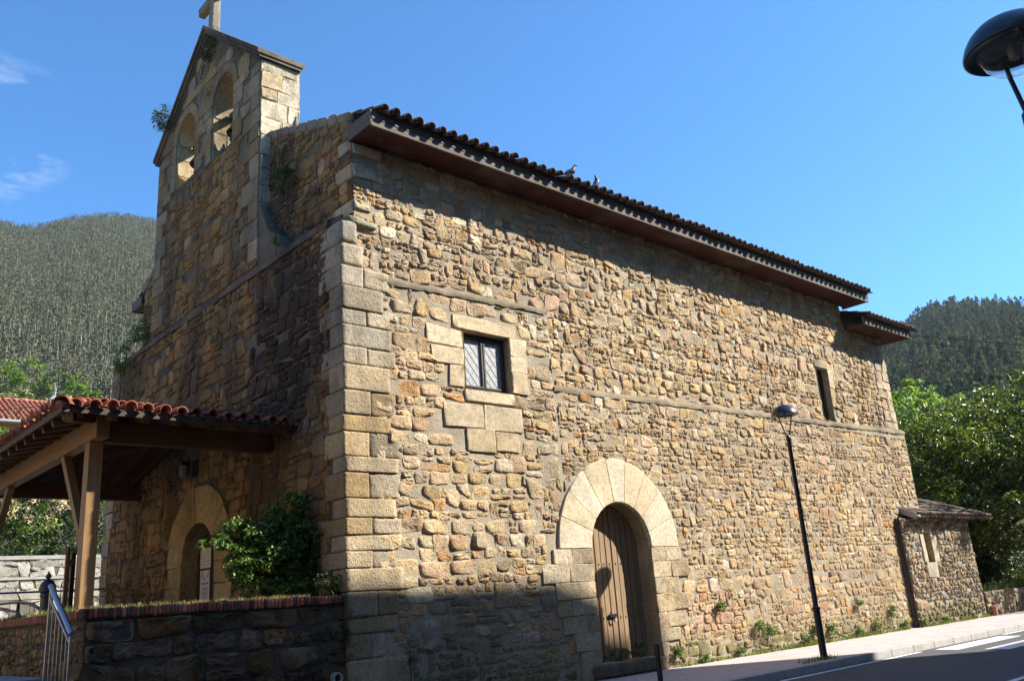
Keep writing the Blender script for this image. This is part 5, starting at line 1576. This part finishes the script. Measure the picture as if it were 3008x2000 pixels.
MT['lf_dark'] = leaf_mat('dark_bush_leaf', (.028,.050,.014), (.065,.105,.022), .5, .3)
MT['lf_mid'] = leaf_mat('mid_bush_leaf', (.085,.15,.03), (.19,.27,.06), .5, .42)
MT['lf_shrub'] = leaf_mat('variegated_shrub_leaf', (.080,.17,.038), (.22,.31,.10), .5, .3, .35)
MT['lf_weed'] = leaf_mat('weed_leaf', (.06,.13,.025), (.15,.24,.05), .5, .4)
MT['lf_ivy'] = leaf_mat('wall_plant_leaf', (.03,.06,.018), (.07,.12,.03), .5, .3)
MT['blade'] = leaf_mat('grass_blade', (.10,.16,.03), (.24,.27,.07), .6, .4)

# big glossy tree beyond the church
tree('evergreen_tree', 'big glossy-leaved evergreen tree beyond the far end of the church', 'tree', (33.5,5.5,0),
     [(29.5,2.6,5.3,3.4,2.6,2.9),(32.5,.4,5.8,3.6,3.6,2.9),(31,-2.2,5.1,3.8,3.0,3.0),(27.5,1.6,4.4,2.4,2.6,2.4),(34.5,3.5,5.9,3.5,3.5,3.2),(25.6,-3.4,7.2,1.6,1.6,1.3),(31,1.0,3.5,4.4,4.2,1.8),(28.6,2.2,3.6,2.6,2.2,1.6)],
     74000, .20, MT['lf_big'], 201, .45, 1100, .22, aspect=.36, nl=14, shell=.35)
# light green trees at the foot of the right hill
for i, (a, r, hh, w) in enumerate(((66.9,150,11.5,4.6),(67.9,165,12.5,4.2),(69.2,160,9.6,4.0),(70.4,170,9.0,4.2))):
    x, y = -6.99+r*math.sin(R(a)), -11.44+r*math.cos(R(a)); z = hR(a, r)
    zt = 1.44 + r*math.tan(R((11.0,11.2,10.0,9.9)[i]))
    lob = [(x, y, zt-hh*.45, w*.9, w*.9, hh*.42), (x+w*.5, y-w*.3, zt-hh*.6, w*.6, w*.6, hh*.3), (x-w*.5, y+w*.3, zt-hh*.65, w*.6, w*.6, hh*.3)]
    tree('broadleaf_tree', ['light green round tree just right of the far church corner, below the dark wood', 'tallest of the light green trees below the dark wooded hill', 'light green tree half hidden behind the glossy evergreen tree', 'dull green tree farthest right behind the glossy evergreen'][i], 'tree', (x,y,z), lob, 2600, .75, MT['lf_lime'], 210+i, .9, 90, .25, 'light green trees below the right hill')
# light trees at the foot of the left hill
specs = [(10.2,290,16.2,'lf_mid',5),(11.4,285,15.5,'lf_lime',5.5),(12.9,280,15.6,'lf_lime',5),(14.3,275,15.2,'lf_mid',5.5),(15.5,270,14.9,'lf_lime',5),(12.2,235,13.9,'lf_pale',5),(14.6,230,13.8,'lf_pale',4.6),(16.2,240,13.9,'lf_mid',4.5),(18.0,235,13.4,'lf_lime',4.2),(10.6,225,13.4,'lf_dark',5),(13.5,205,12.9,'lf_lime',3.6),(17.0,215,13.1,'lf_dark',5),(19.3,240,14.0,'lf_dark',5),(11.6,200,12.4,'lf_mid',4.4),(15.4,205,12.5,'lf_mid',4.4),(18.6,200,12.3,'lf_mid',4.2)]
labs = ['mid green tree at the left picture edge below the eucalyptus wood','bright green tree in the back row below the left hill, left of the pointed one','bright green pointed tree in the back row below the left hill','mid green round tree in the back row right of the bright pointed one','bright green tree at the right end of the back row below the left hill','pale blossoming tree above the left part of the red house roof','pale blossoming tree above the chimney of the red roofed house','mid green tree between the pale blossoming tree and the church','bright green bushy tree left of the church wall, above the canopy','dark tree above the left end of the house ridge','small lime tree behind the chimney pipe','dark green tree behind the hip of the canopy roof','dark tree right beside the church edge at the foot of the hill','mid green tree low behind the house ridge, left one','mid green tree low behind the chimney','mid green tree low behind the canopy hip, next to the church']
for i, (a, r, et, lm, w) in enumerate(specs):
    x, y = -6.99+r*math.sin(R(a)), -11.44+r*math.cos(R(a)); z = hL(a, r); zt = 1.44 + r*math.tan(R(et)); hh = max(6., zt-z)
    lob = [(x, y, z+hh*.58, w*.8, w*.8, hh*.42), (x+w*.55, y, z+hh*.42, w*.6, w*.6, hh*.32), (x-w*.5, y, z+hh*.45, w*.6, w*.6, hh*.34)]
    tree('broadleaf_tree', labs[i], 'tree', (x,y,z), lob, 2600, .85, MT[lm], 230+i, 1.0, 85, .25, 'trees at the foot of the left hill')
# bushes behind the pale wall, sapling by the house
for i, (x, y, w, hh, lm, lab) in enumerate(((-3.2,17.2,1.5,2.0,'lf_pale','pale yellow-green bush above the left end of the pale stone wall'),(-1.2,17.0,1.5,2.2,'lf_mid','mid green bush above the pale stone wall, left of the porch post'),(.9,17.0,1.6,2.1,'lf_dark','dark green bush above the pale wall behind the porch post'),(2.6,17.6,1.5,2.2,'lf_mid','mid green bush above the pale wall beside the church edge'),(-.2,19.5,2.2,3.2,'lf_dark','taller dark bush behind the others above the pale wall'),(2.4,20.5,2.4,3.4,'lf_dark','tall dark bush under the far canopy beam near the church'))):
    x, y, z, w, hh = -6.99+(x+6.99)*1.19, y+5.2, 3.7, w*1.3, hh*2.1
    lob = [(x, y, z+hh*.45, w, w*.8, hh*.5), (x+w*.5, y-.2, z+hh*.3, w*.6, w*.6, hh*.35), (x-w*.5, y-.2, z+hh*.35, w*.6, w*.6, hh*.35)]
    tree('bush', lab, 'bush', (x,y,z), lob, 4200, .14, MT[lm], 260+i, .28, 110, .05, 'bushes above the pale wall', parts=('stem','foliage'))
for i, (x, y, w) in enumerate(((-1.2,29.5,2.4),(2.2,30.5,2.5),(5.6,30.5,2.4))):
    lob = [(x,y,6.2,w,w*.8,2.1),(x+1.3,y-.3,5.4,w*.7,w*.6,1.5),(x-1.3,y-.3,5.3,w*.7,w*.6,1.5)]
    tree('bush', ['big dark bush under the canopy beam in front of the ochre house, left one','big dark bush under the canopy beam in front of the ochre house, middle one','big dark bush under the canopy beam in front of the ochre house, right one'][i], 'bush', (x,y,4.3), lob, 4200, .22, MT['lf_mid' if i == 0 else 'lf_dark'], 285+i, .4, 110, .08, 'bushes before the ochre house', parts=('stem','foliage'))
tree('sapling', 'bright yellow-green sapling before the ochre house wall', 'tree', (1.3,29,4.3), [(1.5,29,9.35,.7,.7,.85),(2.4,29,9.1,.5,.5,.6),(.9,29,8.8,.9,.9,1.0)], 1700, .17, MT['lf_lime'], 280, .3, 70, .06, shell=.2)

for i, (x, y) in enumerate(((24.5,3.0),(27.2,3.2),(30.0,3.0),(33.0,3.3),(36.2,3.2),(39.4,3.6))):  # added bushes, their dark leaves stand for the shade under the tree
    lob = [(x,y,1.5,1.7,.9,1.0),(x-1.0,y-.1,1.2,.9,.7,.7),(x+1.1,y-.1,1.25,.9,.7,.7)]
    tree('bush', ['dark bush under the glossy tree, nearest to the lean-to','second dark bush under the glossy tree past the lean-to','third dark bush under the glossy tree above the low wall','dark bush under the glossy tree, fourth from the lean-to','dark bush under the glossy tree, fifth from the lean-to','dark bush under the glossy tree farthest along the low wall'][i], 'bush', (x,y,.7), lob, 3200, .16, MT['lf_dark'], 270+i, .3, 90, .05, 'bushes under the glossy tree', parts=('stem','foliage'))
# shrub in the terrace bed
SB = (-.76, 1.10, 1.61)
tree('shrub', 'large variegated evergreen shrub in front of the shaded church corner', 'shrub', SB,
     [(-.74,1.05,2.40,.58,.45,.54),(-.42,1.08,2.66,.52,.42,.46),(-.32,1.12,3.06,.26,.28,.36),(-1.15,1.0,2.66,.40,.34,.26),(-1.52,.95,2.52,.34,.2,.15),(-.20,1.0,2.45,.28,.36,.5),(-.72,1.0,2.02,.50,.40,.36),(-1.05,.95,2.25,.34,.3,.3),(-.32,.95,2.05,.36,.34,.34)],
     16000, .062, MT['lf_shrub'], 290, .11, 480, .035, up=.5, aspect=.55, parts=('stem','foliage'), nl=16, shell=.45)
tree('shrub', 'low dark leafy plant at the corner where the brick coping meets the church', 'shrub', (-.16,.22,1.66), [(-.22,.18,1.86,.24,.14,.18),(-.08,.10,1.80,.14,.10,.22)], 1100, .035, MT['lf_ivy'], 291, .06, 60, .012, parts=('stem','foliage'))

# plants rooted in the masonry
def wall_plant(label, base, lobes, n, size, seed, lm='lf_ivy'):
    tree('wall_plant', label, 'plant', base, lobes, n, size, MT[lm], seed, size*2.2, max(12, n//22), .012, 'plants growing out of the church walls', parts=('stem','foliage'), nl=6)
wall_plant('dark plant hanging under the right slope of the bell gable top', (-.02,5.55,14.2), [(-.12,5.52,14.12,.14,.2,.34)], 500, .06, 301)
wall_plant('green plant sprouting sideways from the left slope of the bell gable', (-.03,7.75,13.45), [(-.16,7.95,13.45,.2,.36,.30),(-.16,8.2,13.6,.15,.2,.2)], 800, .06, 302)
wall_plant('plant in the hollow beside the bell gable shoulder', (.2,2.3,9.35), [(.12,2.3,9.4,.16,.36,.24)], 500, .055, 303)
wall_plant('tuft at the foot of the bell gable on its far left side', (.1,8.8,8.1), [(-.05,9.0,8.25,.2,.35,.35),(-.02,8.75,8.9,.15,.15,.3)], 600, .06, 304, 'lf_weed')
wall_plant('leafy tuft spilling over the far left end of the front shelf', (-.05,10.0,7.9), [(-.1,10.0,7.75,.15,.4,.4),(-.02,9.6,8.1,.15,.3,.25)], 700, .06, 305, 'lf_weed')
wall_plant('small green tuft on the front shelf near the shoulder', (-.05,2.2,8.0), [(-.05,2.2,8.08,.06,.12,.10)], 120, .04, 306, 'lf_weed')
wall_plant('creeping plant trailing down the corner between terrace wall and church', (-.06,-.06,1.5), [(-.05,-.08,1.4,.07,.04,.26),(-.04,-.08,1.0,.06,.04,.3)], 420, .03, 307)
wall_plant('small plant on the dark terrace wall face below the porch', (-2.2,-.04,.95), [(-2.2,-.07,.95,.1,.04,.22)], 260, .03, 308)
wall_plant('small plant low on the shaded church wall left of the door', (1.05,-.05,.66), [(1.05,-.08,.70,.07,.04,.12)], 160, .03, 309, 'lf_weed')

# weeds at the foot of the south wall and in the doorway
rgw = np.random.default_rng(77)
weeds = [(7.35,.30,.32),(8.2,.1,.10),(9.5,.12,.16),(10.35,.55,.35),(10.75,.45,.3),(12.1,.15,.2),(12.6,.30,.35),(13.4,.28,.3),(14.6,.12,.2),(15.6,.22,.25),(16.6,.5,.4),(17.2,.14,.2),(18.0,.10,.2),(19.5,.10,.2),(9.0,1.05,.25),(14.9,.8,.2)]
wl_ = ['weed tuft beside the right door jamb above the pavement','tiny weed at the wall foot right of the door','low weed at the wall foot between door and lamp','tall weed clump on the wall left of the lamp pole','weed clump close behind the lamp pole, left side','small weed at the wall foot just right of the lamp pole','bushy weed right of the lamp pole','second bushy weed right of the lamp pole','low weed midway between lamp and cobble lean-to','weed at the wall foot nearer the cobble lean-to','tall weed on the wall stones near the lean-to','bright weed at the foot of the lean-to downpipe','low weed under the lean-to window','low weed at the right end of the lean-to','small weed rooted high in the wall right of the door','small weed rooted in the wall stones beyond the lamp']
for i, (x, zc, h) in enumerate(weeds):
    yw = -.06 if x < 17.9 else -.22
    h *= .75
    wd = .08 + h*.32
    tree('weed', wl_[i], 'weed', (x, yw+.02, max(0, zc-h*.4)), [(x, yw-.05, zc, wd, .07, h*.55)], int(90+420*h), .055, MT['lf_weed'], 320+i, .07, 12+int(30*h), .006, 'weeds along the side wall', parts=('stem','foliage'), nl=4, shell=.1)
tree('weed', 'dark weeds growing on the stone door sill', 'weed', (6.0,.2,.25), [(5.9,.15,.34,.38,.12,.14),(6.5,.15,.38,.2,.12,.2)], 420, .05, MT['lf_ivy'], 340, .07, 30, .006, 'weeds along the side wall', parts=('stem','foliage'), nl=5, shell=.1)

def grass(name, label, spots, seed, hr_=(.04,.13), m=None):
    rg = np.random.default_rng(seed); V = []
    P = []
    for x0, x1, y0, y1, z0, z1, n in spots:
        t = rg.uniform(0,1,n); dens = (sinnoise(np.stack([t*9,t*0,t*0],1), 2.2, seed)+1.1)/2
        t = t[rg.uniform(0,1,n) < dens]; k = len(t)
        P.append(np.stack([x0+(x1-x0)*t, y0+(y1-y0)*rg.uniform(0,1,k) if abs(y1-y0) < 4 else y0+(y1-y0)*t, z0+(z1-z0)*t], 1))
    P = np.concatenate(P); n = len(P)
    h = rg.uniform(*hr_, n); a = rg.uniform(0, 6.28, n); w = .006+.03*h
    l = rg.normal(0, .4, (n,2))*h[:,None]
    V = np.stack([P + np.stack([w*np.cos(a), w*np.sin(a), 0*a], 1), P - np.stack([w*np.cos(a), w*np.sin(a), 0*a], 1), P + np.stack([l[:,0], l[:,1], h], 1)], 1).reshape(-1, 3)
    tag(mesh_np(name, V, [np.arange(len(V)).reshape(-1,3)], m or MT['blade'], None, False), label, 'grass', kind='stuff')
grass('wall_foot_grass', 'thin bright grass along the foot of the side wall', [(7.2,12.0,-.14,-.03,0,0,900),(10.8,17.4,-.16,-.03,0,0,3200),(18.0,22.6,-.32,-.20,0,0,1200),(8.0,9.2,-2.45,-2.2,.004,.004,260)], 401, (.03,.12))
grass('coping_grass', 'dry grass and moss fringe along the top of the brick coping', [(-3.55,-.6,.0,.26,1.70,1.70,2600)], 402, (.02,.075), leaf_mat('dry_grass_blade', (.20,.20,.07), (.42,.38,.17), .7, .3))  # paler, yellower blades than the other grass
grass('coping_side_grass', 'grass fringe on the brick coping behind the handrail', [(-3.6,-3.36,.3,11,1.70,1.70,3000)], 403, (.02,.09))
grass('low_wall_grass', 'bright grass on top of the low wall past the lean-to', [(22.8,35,-.15,1.4,.72,.74,4200)], 404, (.10,.30))

# ================================================================== AIR
hz = MB(); hz.box(-1650, 1650, -1650, 1650, -1.25, 520)
m = bpy.data.materials.new('valley_haze'); m.use_nodes = True
m.node_tree.nodes.clear()
pv = m.node_tree.nodes.new('ShaderNodeVolumePrincipled'); ou = m.node_tree.nodes.new('ShaderNodeOutputMaterial')
pv.inputs['Color'].default_value = (.80, .88, 1.0, 1); pv.inputs['Density'].default_value = .000065; pv.inputs['Anisotropy'].default_value = .2
m.node_tree.links.new(pv.outputs[0], ou.inputs['Volume'])
tag(hz.build('haze', m), 'thin pale air haze over the wooded valley', 'haze', kind='stuff')
